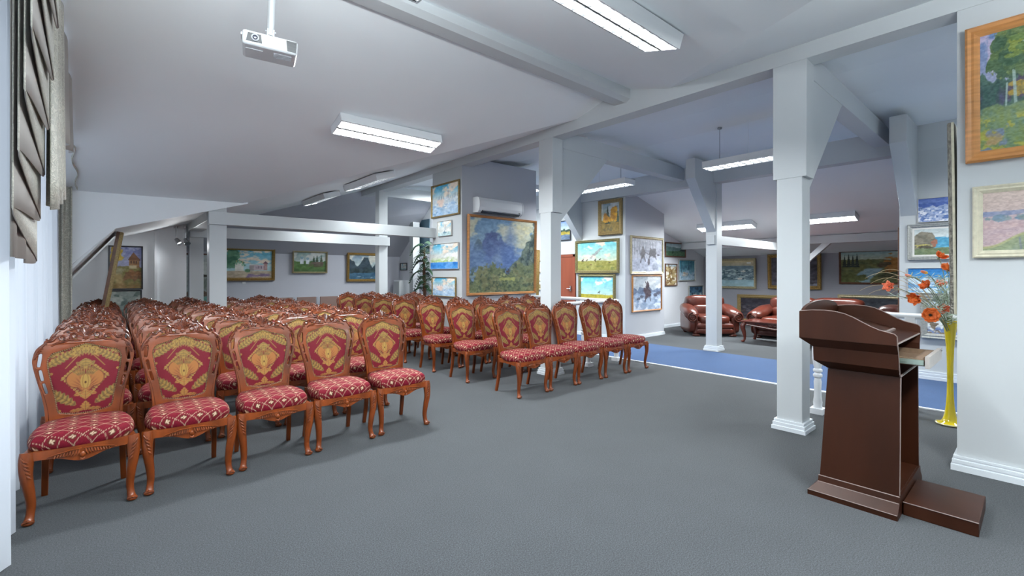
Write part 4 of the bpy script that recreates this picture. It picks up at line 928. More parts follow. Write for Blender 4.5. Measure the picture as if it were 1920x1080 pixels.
def picture(face, L, R, plane, kind, frame, label, fw=.05, depth=.035, liner=None, tilt=0.0, res=1.0, seed=1, glazed=False, tag_at=None, world=None, gap=.004):
    """face: which way it looks ('-x','-y','+x','+y'). L=(px, top, bottom) and R=(px, top, bottom) are photo pixels of the frame's
    left and right outer edge on the wall plane; world=(left, right, bottom, top) gives metres along the wall instead."""
    if world is None:
        f = on_x if face[1] == 'x' else on_y; i = 1 if face[1] == 'x' else 0
        a = f(L[0], (L[1]+L[2])/2, plane); b = f(R[0], (R[1]+R[2])/2, plane)
        zt = (f(L[0], L[1], plane)[2] + f(R[0], R[1], plane)[2])/2; zb = (f(L[0], L[2], plane)[2] + f(R[0], R[2], plane)[2])/2
        h0, h1 = a[i], b[i]
        ppm = max(abs(R[0]-L[0])/max(abs(h1-h0), .01), abs(L[2]-L[1])/max(zt-zb, .01))
    else: h0, h1, zb, zt = world; ppm = 120
    w, h = abs(h1-h0), zt-zb; c = (h0+h1)/2
    rot = {'-y': 0, '-x': -PI/2, '+y': PI, '+x': PI/2}[face]
    off = gap
    loc = {'-y': (c, plane-off, zb), '+y': (c, plane+off, zb), '-x': (plane-off, c, zb), '+x': (plane+off, c, zb)}[face]
    t = thing('painting', label, 'painting', loc, rot, None)
    t.rotation_euler = (tilt, 0, rot)
    fm = FR[frame]
    # mitred frame with a stepped profile; local x right, y=-depth towards the viewer, z up from the lower edge
    prof = [(0, 0), (0, -depth*.75), (fw*.18, -depth), (fw*.42, -depth*.8), (fw*.6, -depth*.92), (fw*.85, -depth*.6), (fw, -depth*.45), (fw, 0)]
    m = MB(); n = len(prof); vs = []
    for (sx, sz) in ((-1, 0), (1, 0), (1, 1), (-1, 1)):
        for (q, d) in prof: vs.append((sx*(w/2-q), d, q if sz == 0 else h-q))
    m.add(vs, [(k*n+j, k*n+(j+1) % n, ((k+1) % 4)*n+(j+1) % n, ((k+1) % 4)*n+j) for k in range(4) for j in range(n)])
    m.build('frame', fm, t)
    iw, ih = w-2*fw, h-2*fw
    if liner:
        lw, lm = liner; m = MB()
        vs = [(sx*(iw/2-q), -depth*.42, fw+q if sz == 0 else h-fw-q) for (sx, sz) in ((-1, 0), (1, 0), (1, 1), (-1, 1)) for q in (0, lw)]
        m.add(vs, [(k*2, k*2+1, ((k+1) % 4)*2+1, ((k+1) % 4)*2) for k in range(4)]); m.build('liner', FR[lm], t); iw -= 2*lw; ih -= 2*lw
    gw = int(np.clip(iw*ppm*1.15*res, 14, 300)); gh = int(np.clip(ih*ppm*1.15*res, 14, 320))
    C = art(kind, gw, gh, seed, iw/ih)
    X = np.linspace(-iw/2, iw/2, gw)[None, :].repeat(gh, 0); Z = np.linspace(h/2+ih/2, h/2-ih/2, gh)[:, None].repeat(gw, 1)
    grid_mesh('canvas', np.stack([X, np.full_like(X, -depth*.36), Z], -1), C, M_glazed if glazed else M_canvas, t, flip=True)
    m = MB(); m.box(-w/2+.004, w/2-.004, -depth*.3, 0, .004, h-.004); m.build('backing', FR['brown'], t)
    if tag_at is not None:
        m = MB(); m.box(tag_at-.035, tag_at+.035, -.004, 0, -.075, -.03); m.build('price_tag', mat('tag_card', (.85,.86,.87), .6), t)
    return t
P_ = picture
# broad pillar, near right
P_('-x', (1811, 63, 307), (1990, 10, 287), XB, 'birch', 'wood', 'large painting of birches in a honey wood frame on the broad pillar', fw=.072, depth=.04, glazed=True, tilt=.035)
P_('-x', (1824, 352, 482), (2010, 333, 483), XB, 'river', 'cream', 'pale river landscape in a cream frame, below the birch painting', fw=.05, depth=.03)
t = P_('+y', None, None, .385, 'storm', 'ornate', 'tall framed painting seen edge-on at the side of the broad pillar', world=(4.74, 4.50, 1.08, 2.44), fw=.05, depth=.022, tilt=.012, gap=.018)
m = MB(); m.box(-.12, .12, 0, .014, 0, 1.36); m.build('side', FR['cream'], t)
# white wall behind the vase
P_('-x', (1721, 374, 417), (1800, 366, 414), XS, 'bluesnow', 'white', 'small blue snow landscape, topmost on the wall behind the vase', fw=.006, depth=.02)
P_('-x', (1702, 423, 487), (1800, 415, 488), XS, 'cliffsea', 'silver', 'cliff by the sea in a silver frame, above the poppies', fw=.05, liner=(.02, 'white'))
P_('-x', (1702, 504, 549), (1800, 501, 551), XS, 'bluesky', 'white', 'unframed blue sky and snow painting behind the poppies', fw=.006, depth=.02)
P_('-x', (1726, 556, 632), (1812, 553, 641), XS, 'coast', 'silver', 'snowy coast in a silver frame, lowest behind the yellow vase', fw=.07, depth=.05)
P_('+y', None, None, 1.25, 'storm', 'brown', 'thin brown frame seen edge-on at the end of the seascape wall', world=(8.9, 8.03, .6, 2.0), fw=.03, depth=.018)
# big grey wall block
P_('-y', (874, 400, 553), (1002, 416, 551), 6.4, 'mountain', 'wood', 'large blue mountain painting with a rider on the grey wall', fw=.045, depth=.05, tilt=.02)
P_('-x', (811, 349, 409), (863, 337, 403), XB, 'snowtown', 'oldgold', 'snowy fortress town in a thin gold frame, topmost on the white wall end', fw=.03)
P_('-x', (822, 416, 443), (848, 413, 442), XB, 'fort2', 'white', 'smallest light blue winter picture on the white wall end', fw=.006, depth=.025)
P_('-x', (808, 458, 505), (861, 455, 504), XB, 'harbour', 'white', 'unframed blue harbour picture on the white wall end', fw=.006, depth=.025)
P_('-x', (812, 520, 556), (856, 519, 556), XB, 'fort', 'oldgold', 'pale winter river picture, lowest on the white wall end', fw=.014, depth=.03)
P_('+x', None, None, 6.2, 'darktrees', 'gold', 'thick gold frame seen edge-on behind the mountain painting', world=(6.5, 7.1, .95, 1.85), fw=.09, depth=.12, tilt=.04, gap=.07)
P_('+x', None, None, 6.2, 'storm', 'brown', 'dark frame seen edge-on high beside the air conditioner wall', world=(6.5, 7.2, 2.35, 2.85), fw=.05, depth=.07, gap=.03)
P_('-x', (1010, 489, 512), (1024, 488, 511), 8.05, 'sketch', 'oldgold', 'small drawing glimpsed left of the middle column', fw=.03)
P_('-x', (1003, 526, 543), (1022, 525, 543), 8.05, 'smallfield', 'palegold', 'little field landscape glimpsed left of the middle column', fw=.03)
# white wall with the door
P_('-x', (1044, 414, 451), (1071, 414, 451), 8.05, 'lake_small', 'black', 'small dark-framed lake landscape above the brown door', fw=.02)
P_('-x', (1124, 378, 442), (1168, 371, 439), 8.05, 'autumn', 'oldgold', 'autumn trees in a heavy gold frame, topmost beside the grey wall', fw=.075, depth=.06, tag_at=None)
P_('-x', (1081, 453, 513), (1162, 446, 511), 8.05, 'steppe', 'green', 'steppe painting with riders and smoke in a greenish gold frame', fw=.06, depth=.06)
P_('-x', (1087, 515, 566), (1155, 513, 565), 8.05, 'steppe2', 'green', 'steppe painting with one rider under a turquoise sky', fw=.06, depth=.06)
P_('-y', (1181, 440, 515), (1242, 448, 513), 5.66, 'bearhunt', 'palegold', 'winter forest hunt in a pale gold frame on the grey wall block', fw=.055)
P_('-y', (1184, 517, 585), (1239, 515, 581), 5.66, 'wolfhunt', 'wood', 'snow scene with galloping rider in a wooden frame on the grey wall block', fw=.03)
# lounge
P_('-y', (1246, 453, 482), (1284, 457, 483), 6.33, 'valley', 'brown', 'dark green valley painting in a brown frame, highest on the lounge end wall', fw=.035)
P_('-y', (1246, 494, 536), (1268, 495, 536), 6.33, 'brownsnow', 'brown', 'brown and white snow field painting on the lounge end wall', fw=.025)
P_('-y', (1271, 486, 527), (1302, 488, 527), 6.33, 'blueforest', 'silver', 'blue winter forest painting in a silver frame on the lounge end wall', fw=.03, tag_at=0)
P_('-y', (1290, 535, 574), (1317, 536, 574), 6.33, 'bluehouse', 'silver', 'blue snowy picture behind the leather armchair', fw=.03)
P_('-x', (1327, 486, 541), (1419, 484, 540), XE, 'icesea', 'palegold', 'wide painting of a frozen sea on the purple lounge wall', fw=.06, depth=.06, tilt=.05)
P_('-x', (1441, 478, 542), (1541, 474, 542), XE, 'darktrees', 'gold', 'dark painting in a bright gold frame, crossed by the lectern column', fw=.085, depth=.07, tilt=.04)
P_('-x', (1574, 471, 533), (1700, 466, 533), XE, 'lake', 'brown', 'painting of a river among autumn trees above the sofa', fw=.04, tilt=.04)
P_('-x', (1383, 553, 606), (1482, 553, 606), 12.72, 'darkgroup', 'oldgold', 'dark picture leaning against the wall between armchair and sofa', fw=.09, tilt=.0)
P_('-x', (1571, 554, 620), (1695, 553, 624), 12.72, 'storm', 'palegold', 'dark stormy picture in a pale gold frame behind the second armchair', fw=.07)
# left end
P_('-y', (203, 460, 544), (268, 462, 542), 9.5, 'farm', 'black', 'painting of a farmhouse and yellow tree in a dark grey frame', fw=.02, depth=.03, tag_at=None)
P_('-y', (200, 545, 610), (266, 543, 610), 9.5, 'greysea', 'black', 'grey green picture directly below the farmhouse painting', fw=.02, depth=.03)
P_('-y', (346, 474, 590), (402, 477, 590), YF, 'rocks', 'brown', 'grey rocky seascape half hidden between two white posts', fw=.03)
P_('-y', (416, 463, 527), (514, 466, 525), YF, 'church', 'gold', 'painting of a white church and pink palace in a gold frame', fw=.07, depth=.09, tilt=.05, tag_at=-.1)
P_('-y', (547, 470, 512), (612, 472, 512), YF, 'village', 'palegold', 'green village with two white churches in a pale frame', fw=.04, depth=.09, tilt=.05)
P_('-y', (649, 473, 527), (716, 476, 528), YF, 'darkpeaks', 'gold', 'dark painting of blue rocks in a gold frame, beside the far column', fw=.07, depth=.09, tilt=.04)
P_('-x', (752, 493, 507), (764, 493, 507), 6.44, 'fort2', 'black', 'tiny dark-framed picture on the pale wall near the palm', fw=.025)
# leaning frame on the steep roof slope at the far left
t = picture('+x', None, None, 0, 'smallfield', 'oldgold', 'gold frame hung edge-on along the steep roof slope at far left', world=(7.9, 8.9, 0, 1.0), fw=.05, depth=.04)
t.location = (-.05, 8.4, .93); t.rotation_euler = (.155, 0, PI/2)
m = MB(); m.box(-.5, .5, 0, .035, 0, 1.0); m.build('side', FR['brown'], t)
# ================================================================ LECTERN AND STEP
M_lect = mat('lectern_veneer', (.030, .0085, .0034), .40, noise=(4, .3, (1, 1, .2)), coat=.0, spec=.22)
M_lect_in = mat('lectern_inside', (.035, .014, .010), .45)
M_edge = mat('worn_edge', (.20, .155, .14), .45)
LY = .522                              # operator side (open)
t = thing('lectern', 'dark brown wooden lectern with open drawer, beside the white column', 'lectern', (3.66, .73, 0))
def LP(mb, name, material, **k):
    mb.v = [(v[0]-3.66, v[1]-.73, v[2]) for v in mb.v]; return mb.build(name, material, t, **k)
def tiers(rings, name, wall=.022):
    """stack of U-shaped rings (z, x0, x1, front y), open towards the operator"""
    m = MB(); vs = []; n = len(rings)
    for (z, x0, x1, yf) in rings: vs += [(x0, LY, z), (x0, yf, z), (x1, yf, z), (x1, LY, z), (x1-wall, LY, z), (x1-wall, yf-wall, z), (x0+wall, yf-wall, z), (x0+wall, LY, z)]
    fs = [(i*8+j, i*8+(j+1) % 8, i*8+8+(j+1) % 8, i*8+8+j) for i in range(n-1) for j in range(8)]
    fs += [tuple(range(8))[::-1], tuple(range((n-1)*8, n*8))]
    m.add(vs, fs); return LP(m, name, M_lect)
tiers([(.115, 3.335, 3.985, .905), (.778, 3.372, 3.952, .872)], 'body')
tiers([(.780, 3.372, 3.952, .872), (.827, 3.318, 4.006, .934), (.913, 3.312, 4.012, .936), (.965, 3.275, 4.049, 1.003)], 'flared_band')
m = MB(); rb = [(0, 3.268, 4.056, .953), (.030, 3.268, 4.056, .953), (.078, 3.322, 4.0, .912), (.114, 3.328, 3.996, .910)]; vs = []
for (z, x0, x1, yf) in rb: vs += [(x0, LY-.004, z), (x0, yf, z), (x1, yf, z), (x1, LY-.004, z)]
m.add(vs, [(i*4+j, i*4+(j+1) % 4, i*4+4+(j+1) % 4, i*4+4+j) for i in range(3) for j in range(4)] + [(3, 2, 1, 0), (12, 13, 14, 15)]); LP(m, 'base', M_lect)
S = [(1.001, 1.131), (.931, 1.140), (.868, 1.142), (.814, 1.138), (.766, 1.127), (.726, 1.110), (.683, 1.085), (.642, 1.062), (.602, 1.045), (.562, 1.035), (.535, 1.028), (.524, 1.016), (.522, .966)]
for x in (3.275, 4.027):
    m = MB(); m.prism([(1.001, .966)] + S, 'x', x, x+.022); LP(m, 'side_panel', M_lect)
m = MB(); arch = [(3.297, 1.131)] + [(3.66+.363*math.cos(a)*1.0, 1.128+.060*math.sin(a)) for a in np.linspace(PI, 0, 22)] + [(4.027, 1.131)]
m.prism([(3.281, .968)] + [(3.281, 1.131)] + arch + [(4.043, 1.131), (4.043, .968)], 'y', .979, .998); LP(m, 'front_panel', M_lect)
m = MB(); m.prism([(.527, .966), (.527, .978), (.62, .988), (.98, 1.085), (.98, 1.06), (.62, .966)], 'x', 3.297, 4.027); LP(m, 'desk_board', M_lect)
m = MB(); m.obox((3.55, .76, 1.031), (.004, 0, 0), (0, .16, .043), (0, 0, .004)); m.obox((3.66, .64, .999), (.28, 0, 0), (0, .006, .002), (0, 0, .006)); LP(m, 'paper_ledge', M_edge)
m = MB(); m.box(3.39, 3.935, LY+.01, .86, .768, .782); LP(m, 'shelf', M_lect); m = MB(); m.box(3.355, 3.965, LY+.006, .88, .10, .118); LP(m, 'bottom_board', M_lect)
m = MB()                                # worn pale edge banding
for x in (3.286, 4.038): m.tube([(x, y, z+.001) for (y, z) in S], .0026, 6)
m.tube([(3.30, .528, .972), (4.02, .528, .972)], .006, 6); m.tube([(3.30, .523, .966), (3.345, .521, .80), (3.373, .521, .775), (3.340, .521, .12)], .0032, 6); m.tube([(3.39, LY+.008, .775), (3.935, LY+.008, .775)], .006, 6)
m.tube([(3.33, .912, .114), (3.33, .52, .114)], .003, 6); m.tube([(3.322, .913, .078), (3.322, .52, .078)], .0025, 6); m.tube([(3.268, .953, .030), (3.268, .52, .030)], .0025, 6)
LP(m, 'edge_banding', M_edge)
m = MB(); m.box(3.42, 3.90, .405, .424, .836, .902); d = LP(m, 'drawer', mat('drawer_front', (.34, .31, .29), .4, noise=(6, .1)))
m = MB(); m.box(3.44, 3.88, .424, .86, .846, .858); m.box(3.44, 3.45, .424, .86, .85, .888); m.box(3.87, 3.88, .424, .86, .85, .888); m.box(3.45, 3.87, .44, .475, .858, .886)
m.v = [(v[0]-3.66, v[1]-.73, v[2]) for v in m.v]; m.build('tray', mat('drawer_tray', (.19, .125, .08), .45, noise=(8, .2, (1, 4, 1))), d)
for x in (3.43, 3.882):
    m = MB(); m.box(x-.004, x+.008, .43, .86, .852, .880); m.box(x-.006, x, .5, .6, .862, .870); m.v = [(v[0]-3.66, v[1]-.73, v[2]) for v in m.v]; m.build('drawer_slide', mat('slide_metal', (.36, .44, .38), .35, .7), d)
m = MB(); m.tube([(3.86, .402, .899), (3.86, .398, .899)], .010, 12); m.v = [(v[0]-3.66, v[1]-.73, v[2]) for v in m.v]; m.build('lock', M_chain, d)
t = thing('platform_step', 'low dark wooden step lying at the open side of the lectern', 'step', (3.61, .365, 0))
m = MB(); m.box(-.225, .225, -.155, .148, 0, .074); m.build('platform', M_lect, t, bevel=.004)
m = MB(); m.tube([(-.226, -.155, .0735), (-.226, .148, .0735)], .0028, 6); m.build('edge_banding', M_edge, t)

# ================================================================ YELLOW VASE WITH POPPIES
VX, VY = 5.74, .54
t = thing('floor_vase', 'tall slender yellow glass vase on the carpet behind the lectern', 'vase', (VX, VY, 0))
m = MB(); m.lathe([(.0, .002), (.088, .003), (.098, .012), (.090, .022), (.062, .030), (.052, .05), (.040, .10), (.030, .18), (.0245, .28), (.022, .40), (.023, .55), (.0275, .68), (.036, .80), (.046, .90), (.050, .94), (.0465, .938), (.042, .90), (.030, .78), (.0, .70)], n=28)
m.build('vase_body', mat('yellow_glass', srgb(214, 190, 10), .08, coat=.6, spec=.6), t, smooth=True, angle=80)
m = MB(); m.tube([(.097*math.cos(a), .097*math.sin(a), .012) for a in np.linspace(0, 2*PI, 40)], .007, 8, cap=False); m.build('foot_rim', mat('clear_rim', (.62, .56, .28), .06, coat=.8), t, smooth=True)
M_pet = mat('poppy_petal', srgb(255, 116, 44), .55, noise=(30, .25)); M_pet2 = mat('coral_petal', srgb(255, 132, 96), .55, noise=(30, .3)); M_petY = mat('yellow_base_petal', srgb(226, 170, 60), .55, noise=(24, .3))
M_stem = mat('flower_stem', srgb(132, 146, 116), .6); M_eye = mat('poppy_centre', srgb(40, 26, 20), .7); M_leafs = mat('silvery_leaf', srgb(208, 220, 204), .6, noise=(20, .12)); M_straw = mat('straw', srgb(200, 176, 132), .7); M_red = mat('red_stalk', srgb(206, 96, 84), .7)
VT = Vector((VX, VY, .93))
def at(px, py, d): r = sight(px, py); return Vector((r[0]*d, r[1]*d, EYE + r[2]*d))
def bend(a, b, sag, k=12, via=None):
    a, b = Vector(a), Vector(b); c = Vector(via) if via else (a+b)/2 + Vector((0, 0, sag))
    return [(1-s)**2*a + 2*s*(1-s)*c + s*s*b for s in [float(q) for q in np.linspace(0, 1, k)]]
def petal_cup(mb, c, ax, r, n, open_, k0):
    """ring of ruffled petals; ax = direction the flower looks"""
    ax = Vector(ax).normalized(); u = ax.orthogonal().normalized(); v = ax.cross(u)
    for i in range(n):
        a0 = 2*PI*i/n + k0; e = u*math.cos(a0) + v*math.sin(a0); f = ax.cross(e); vs = []
        for p in range(6):
            s = p/5; wid = r*.78*math.sin(min(1, s*.85+.12)*PI*.62); out = r*s*open_; up = r*(1-open_*.6)*s*s**.4 - .05*r*s
            for q in range(7):
                w = q/3-1; vs.append(c + e*(out*(1-.16*w*w)) + f*(w*wid) + ax*(up + .10*r*s*math.sin(w*5+i*2) + .12*r*w*w*s))
        mb.add(vs, [(p*7+q, p*7+q+1, p*7+q+8, p*7+q+7) for p in range(5) for q in range(6)])
def poppy(px, py, r, ax, d, label, mt, open_=.75, start=(0, 0), inner=None, n=6):
    c = at(px, py, d); t = thing('poppy', label, 'flower', tuple(VT), 0, 'artificial poppies in the yellow vase')
    loc = c - VT; ax = Vector(ax).normalized()
    m = MB(); petal_cup(m, loc, ax, r, n, open_, .3); petal_cup(m, loc+ax*.004, ax, r*.72, max(4, n-1), open_*.9, .8); o = m.build('petals', mt, t, smooth=True, recalc=False)
    q = o.modifiers.new('thick', 'SOLIDIFY'); q.thickness = .0015
    m = MB(); m.ell(loc+ax*.006, (r*.17, r*.17, r*.17), 10, 8)
    for i in range(14): a = 2*PI*i/14; u = ax.orthogonal().normalized(); v = ax.cross(u); e = u*math.cos(a)+v*math.sin(a); m.tube([loc, loc+e*r*.25+ax*r*.2], .0014, 4)
    m.build('centre', inner or M_eye, t, smooth=True)
    m = MB(); m.tube(bend((start[0], start[1], -.12), loc-ax*.004, .03, via=(loc.x*.35, loc.y*.35, loc.z*.75+.02)), .0032, 6); m.ell(loc-ax*.012, (.009, .009, .009), 8, 6); m.build('stem', M_stem, t, smooth=True)
VP = Vector((-.9, -.25, .1))
for (px, py, r, ax, d, lab, mt, op, inn) in (
    (1761, 483, .058, (.1, -.6, .8), 4.12, 'orange poppy at the very top of the vase bouquet', M_pet, .45, None),
    (1777, 507, .066, (.5, -.3, .9), 4.05, 'wide orange poppy just below the topmost flower', M_pet, .8, None),
    (1739, 537, .056, (-.5, .5, .5), 4.06, 'orange poppy in front of the blue sky painting', M_pet, .5, None),
    (1764, 535, .052, (-.3, -.2, .8), 4.2, 'half hidden orange poppy in the middle of the bouquet', M_pet2, .55, M_petY),
    (1669, 538, .058, (-.9, .3, .2), 4.05, 'coral poppy reaching farthest left over the lectern', M_pet2, .5, None),
    (1719, 558, .066, (-.6, .3, -.2), 4.0, 'orange poppy with yellow green base above the lectern', M_pet, .6, M_petY),
    (1744, 591, .060, (-.85, -.35, .12), 3.98, 'large open poppy with dark centre, lowest in the bouquet', M_pet, 1.0, None),
    (1771, 582, .056, (-.6, .1, .3), 4.15, 'coral poppy low among the silvery leaves', M_pet2, .6, M_petY),
    (1786, 484, .034, (.1, .2, .9), 4.25, 'small orange bloom beside the red stalks', M_pet2, .5, None)):
    poppy(px, py, r, ax, d, lab, mt, op, (rnd.uniform(-.02, .02), rnd.uniform(-.02, .02)), inn)
for (px, py, lab) in ((1732, 510, 'closed poppy bud with red tip, upper left of the bouquet'), (1703, 517, 'small closed poppy bud at the end of a silvery sprig')):
    c = at(px, py, 4.08) - VT; t = thing('poppy_bud', lab, 'flower bud', tuple(VT), 0, 'poppy buds in the yellow vase'); ax = Vector((-.7, .5, .25)).normalized()
    rt = ax.to_track_quat('Z', 'Y').to_matrix(); m = MB(); m.ell(c, (.013, .013, .032), 10, 8, rot=rt); m.build('bud', M_pet2, t, smooth=True)
    m = MB(); m.ell(c-ax*.016, (.0145, .0145, .022), 10, 8, rot=rt); m.build('sepal', M_petY, t, smooth=True)
    m = MB(); m.tube(bend((0, 0, -.12), c-ax*.03, .03, via=(c.x*.35, c.y*.35, c.z*.8)), .0028, 6); m.build('stem', M_stem, t, smooth=True)
def sprig(px, py, d, lab, n=9, sc=1.0, drop=0):
    c = at(px, py, d) - VT; t = thing('leaf_sprig', lab, 'leaf sprig', tuple(VT), 0, 'silvery leaf sprigs in the yellow vase')
    P = bend((rnd.uniform(-.015, .015), rnd.uniform(-.015, .015), -.1), c, .03, 16, via=(c.x*.3, c.y*.3, c.z*.85+drop)); m = MB(); m.tube(P, .0026, 5); m.build('stem', M_stem, t, smooth=True)
    m = MB()
    for i in range(n):
        b = P[15-int(i*.9)] if i < 16 else P[4]; s = 1 if i % 2 else -1; tdir = (P[-1]-P[8]).normalized(); side = Vector((.55, -.66, 0))*s
        for j in range(3):
            q = (tdir*(.5-.1*j) + side*(.5+.2*j) + Vector((0, 0, rnd.uniform(-.4, .5)))).normalized(); L = .034*sc*rnd.uniform(.7, 1.2); e = b + q*L*(.6+.5*j*.3); m.tube([b, b+q*L*.4, e], .0012, 4)
            m.ell(e, (L*.42, L*.13, .0022), 8, 5, rot=q.to_track_quat('X', 'Z').to_matrix())
    m.build('leaves', M_leafs, t, smooth=True)
for i, (px, py, lab) in enumerate(((1708, 519, 'silvery sprig pointing left with a bud'), (1745, 520, 'silvery sprig in front of the blue painting'), (1768, 522, 'silvery sprig under the topmost poppy'), (1790, 560, 'silvery sprig against the broad pillar edge'),
    (1757, 560, 'silvery sprig in the centre of the bouquet'), (1680, 555, 'silvery sprig hanging over the lectern top'), (1787, 590, 'dense silvery sprig just above the vase mouth'), (1773, 545, 'silvery sprig behind the middle poppies'), (1742, 575, 'silvery sprig above the large open poppy'))):
    sprig(px, py, 4.02+.03*(i % 5), lab, 13, 1.7)
grp = 'dry grass stalks in the yellow vase'
for i, (px, py) in enumerate(((1622, 522), (1640, 516), (1632, 532), (1655, 528), (1612, 545), (1648, 545), (1628, 552), (1668, 552))):
    c = at(px, py, 4.0+.03*i) - VT; o = MB(); o.tube(bend((0, 0, -.1), c, 0, 20, via=(c.x*.55, c.y*.55, c.z*1.15+.16)), list(np.linspace(.0028, .0010, 20)), 5)
    o = o.build('grass_stalk', M_straw, None, smooth=True); o.location = VT; tag(o, 'thin dry grass stalk arching left out of the yellow vase', 'grass stalk', grp)
for i, (px, py) in enumerate(((1785, 470), (1789, 462), (1792, 478), (1782, 490))):
    c = at(px, py, 4.16+.03*i) - VT; o = MB(); o.tube(bend((0, 0, -.1), c, 0, 10), list(np.linspace(.003, .0022, 10)), 5)
    o = o.build('red_stalk', M_red, None, smooth=True); o.location = VT; tag(o, 'straight reddish stalk standing behind the poppies', 'flower stalk', 'reddish stalks in the yellow vase')

# ================================================================ WHITE RAILINGS
M_rail = mat('white_rail_paint', (.78, .80, .83), .35)
def railing(label, segs, posts):
    t = thing('railing', label, 'railing', (segs[0][0][0], segs[0][0][1], 0)); o = Vector((segs[0][0][0], segs[0][0][1], 0))
    m = MB()
    for (a, b) in segs:
        a = Vector((*a, .945))-o; b = Vector((*b, .945))-o; m.tube([a, b], .034, 12, squash=(.85, 1.15))
    m.build('handrail', M_rail, t, smooth=True, angle=50)
    for (x, y) in posts:
        m = MB(); x -= o.x; y -= o.y
        m.box(x-.055, x+.055, y-.055, y+.055, 0, .055); m.box(x-.04, x+.04, y-.04, y+.04, .86, .93)
        m.lathe([(.042, .055), (.036, .075), (.040, .11), (.033, .16), (.030, .24), (.034, .31), (.026, .345), (.030, .352), (.040, .362), (.040, .382), (.030, .392), (.026, .40), (.040, .412), (.040, .43), (.028, .442), (.036, .47), (.047, .54), (.048, .62), (.040, .72), (.032, .80), (.036, .835), (.040, .86)], (x, y), 16)
        m.build('baluster', M_rail, t, smooth=True, angle=35)
    return t
railing('white railing with turned balusters between lectern and blue carpet', [((4.66, 1.44), (6.05, 1.44)), ((6.05, 1.47), (6.05, -1.5))], [(5.24, 1.44), (6.05, 1.44), (6.05, .86), (6.05, .18), (6.05, -.5)])
railing('white railing with turned balusters behind the right block of chairs', [((4.66, 4.42), (6.05, 4.42)), ((6.05, 4.39), (6.05, 9.8))], [(5.36, 4.42), (6.05, 4.42), (6.05, 5.1), (6.05, 5.8), (6.05, 6.9)] + [(6.05, 7.7+.68*i) for i in range(4)])

# ================================================================ PROJECTOR, AIR CONDITIONER, SMALL FITTINGS
M_plas = mat('white_plastic', (.74, .76, .78), .35); M_blackp = mat('black_plastic', (.012, .012, .014), .3); M_greyp = mat('grey_plastic', (.42, .43, .45), .4)
t = thing('projector', 'white projector hanging from the ceiling on a slim pole', 'projector', (.76, 3.19, 2.735), math.radians(-12))
t.rotation_euler = (math.radians(3), math.radians(2), math.radians(-12))
m = MB(); m.box(-.15, .15, -.12, .12, 0, .085); m.build('body', M_plas, t, bevel=.016, bseg=3)
m = MB(); m.prism([(-.128, .02), (-.045, .02), (-.052, .068), (-.12, .068)], 'y', -.124, -.115); m.build('lens_window', M_blackp, t)
m = MB(); m.tube([(-.082, -.115, .044), (-.082, -.131, .044)], .021, 20); m.build('lens_ring', M_greyp, t); m = MB(); m.ell((-.082, -.129, .044), (.015, .006, .015), 14, 8); m.build('lens', mat('lens_glass', (.01, .012, .03), .03, coat=1.0), t, smooth=True)
m = MB(); m.prism([(.092, .012), (.143, .012), (.143, .074), (.085, .074)], 'y', -.1235, -.113); 
for i in range(6): m.box(.095, .142, -.1255, -.123, .018+.009*i, .021+.009*i)
m.build('vent', M_blackp, t)
m = MB(); m.box(-.13, -.04, -.06, .02, -.004, 0); m.box(.03, .12, .0, .09, -.003, 0)
for i in range(5): m.box(.02, .12, -.07+.014*i, -.064+.014*i, -.003, 0)
m.build('underside_cover', M_plas, t)
m = MB(); m.obox((0, 0, .098), (.11, 0, 0), (0, .012, 0), (0, 0, .006)); m.obox((0, 0, .098), (.012, 0, 0), (0, .10, 0), (0, 0, .006)); m.box(-.11, -.09, -.012, .012, .08, .1); m.box(.09, .11, -.012, .012, .08, .1); m.box(-.02, -.014, -.02, .02, .1, .16); m.box(.014, .02, -.02, .02, .1, .16); m.tube([(-.03, 0, .15), (.03, 0, .15)], .006, 8); m.box(-.16, -.11, -.02, .06, .085, .1); m.build('mount_bracket', mat('mount_metal', (.66, .68, .70), .3, .5), t)
m = MB(); m.tube([(0, 0, .11), (0, .02, .64)], .020, 14); m.tube([(0, 0, .11), (0, .012, .40)], .024, 14); m.build('pole', MATS['mount_metal'], t, smooth=True, angle=40)
tx = bpy.data.curves.new('logo', 'FONT'); tx.body = 'EPSON'; tx.size = .017; tx.extrude = .0004; tx.align_x = 'CENTER'; tx.materials.append(M_greyp)
to = bpy.data.objects.new('lettering', tx); COL.objects.link(to); lm = bpy.data.meshes.new_from_object(to.evaluated_get(bpy.context.evaluated_depsgraph_get())); COL.objects.unlink(to); bpy.data.objects.remove(to)
o = bpy.data.objects.new('lettering', lm); COL.objects.link(o); o.parent = t; o.location = (.028, -.1206, .036); o.rotation_euler = (PI/2, 0, 0)

t = thing('air_conditioner', 'white wall air conditioner above the blue mountain painting', 'air conditioner', (5.19, 6.4, 2.42))
m = MB(); prof = [(0, .0), (-.13, .0), (-.175, .03), (-.195, .09), (-.195, .19), (-.175, .245), (-.12, .262), (0, .262)]
m.prism(prof, 'x', -.48, .48); m.build('casing', M_plas, t, bevel=.008)
for s in (-1, 1): m = MB(); m.prism([(q[0]*1.02-.001, q[1]*1.02-.003) for q in prof], 'x', s*.48, s*.505); m.build('end_cap', M_plas, t, bevel=.008)
m = MB(); m.obox((0, -.157, .016), (.43, 0, 0), (0, .024, -.016), (0, .006, .010)); m.build('air_outlet', M_blackp, t); m = MB(); m.obox((0, -.178, .020), (.42, 0, 0), (0, .012, -.01), (0, .001, .0015)); m.build('flap', M_plas, t)
m = MB(); [m.box(-.46, .46, -.197, -.194, .10+.013*i, .104+.013*i) for i in range(8)]; m.build('grille', M_plas, t); m = MB(); m.box(.39, .42, -.198, -.19, .03, .05); m.build('display', M_blackp, t)
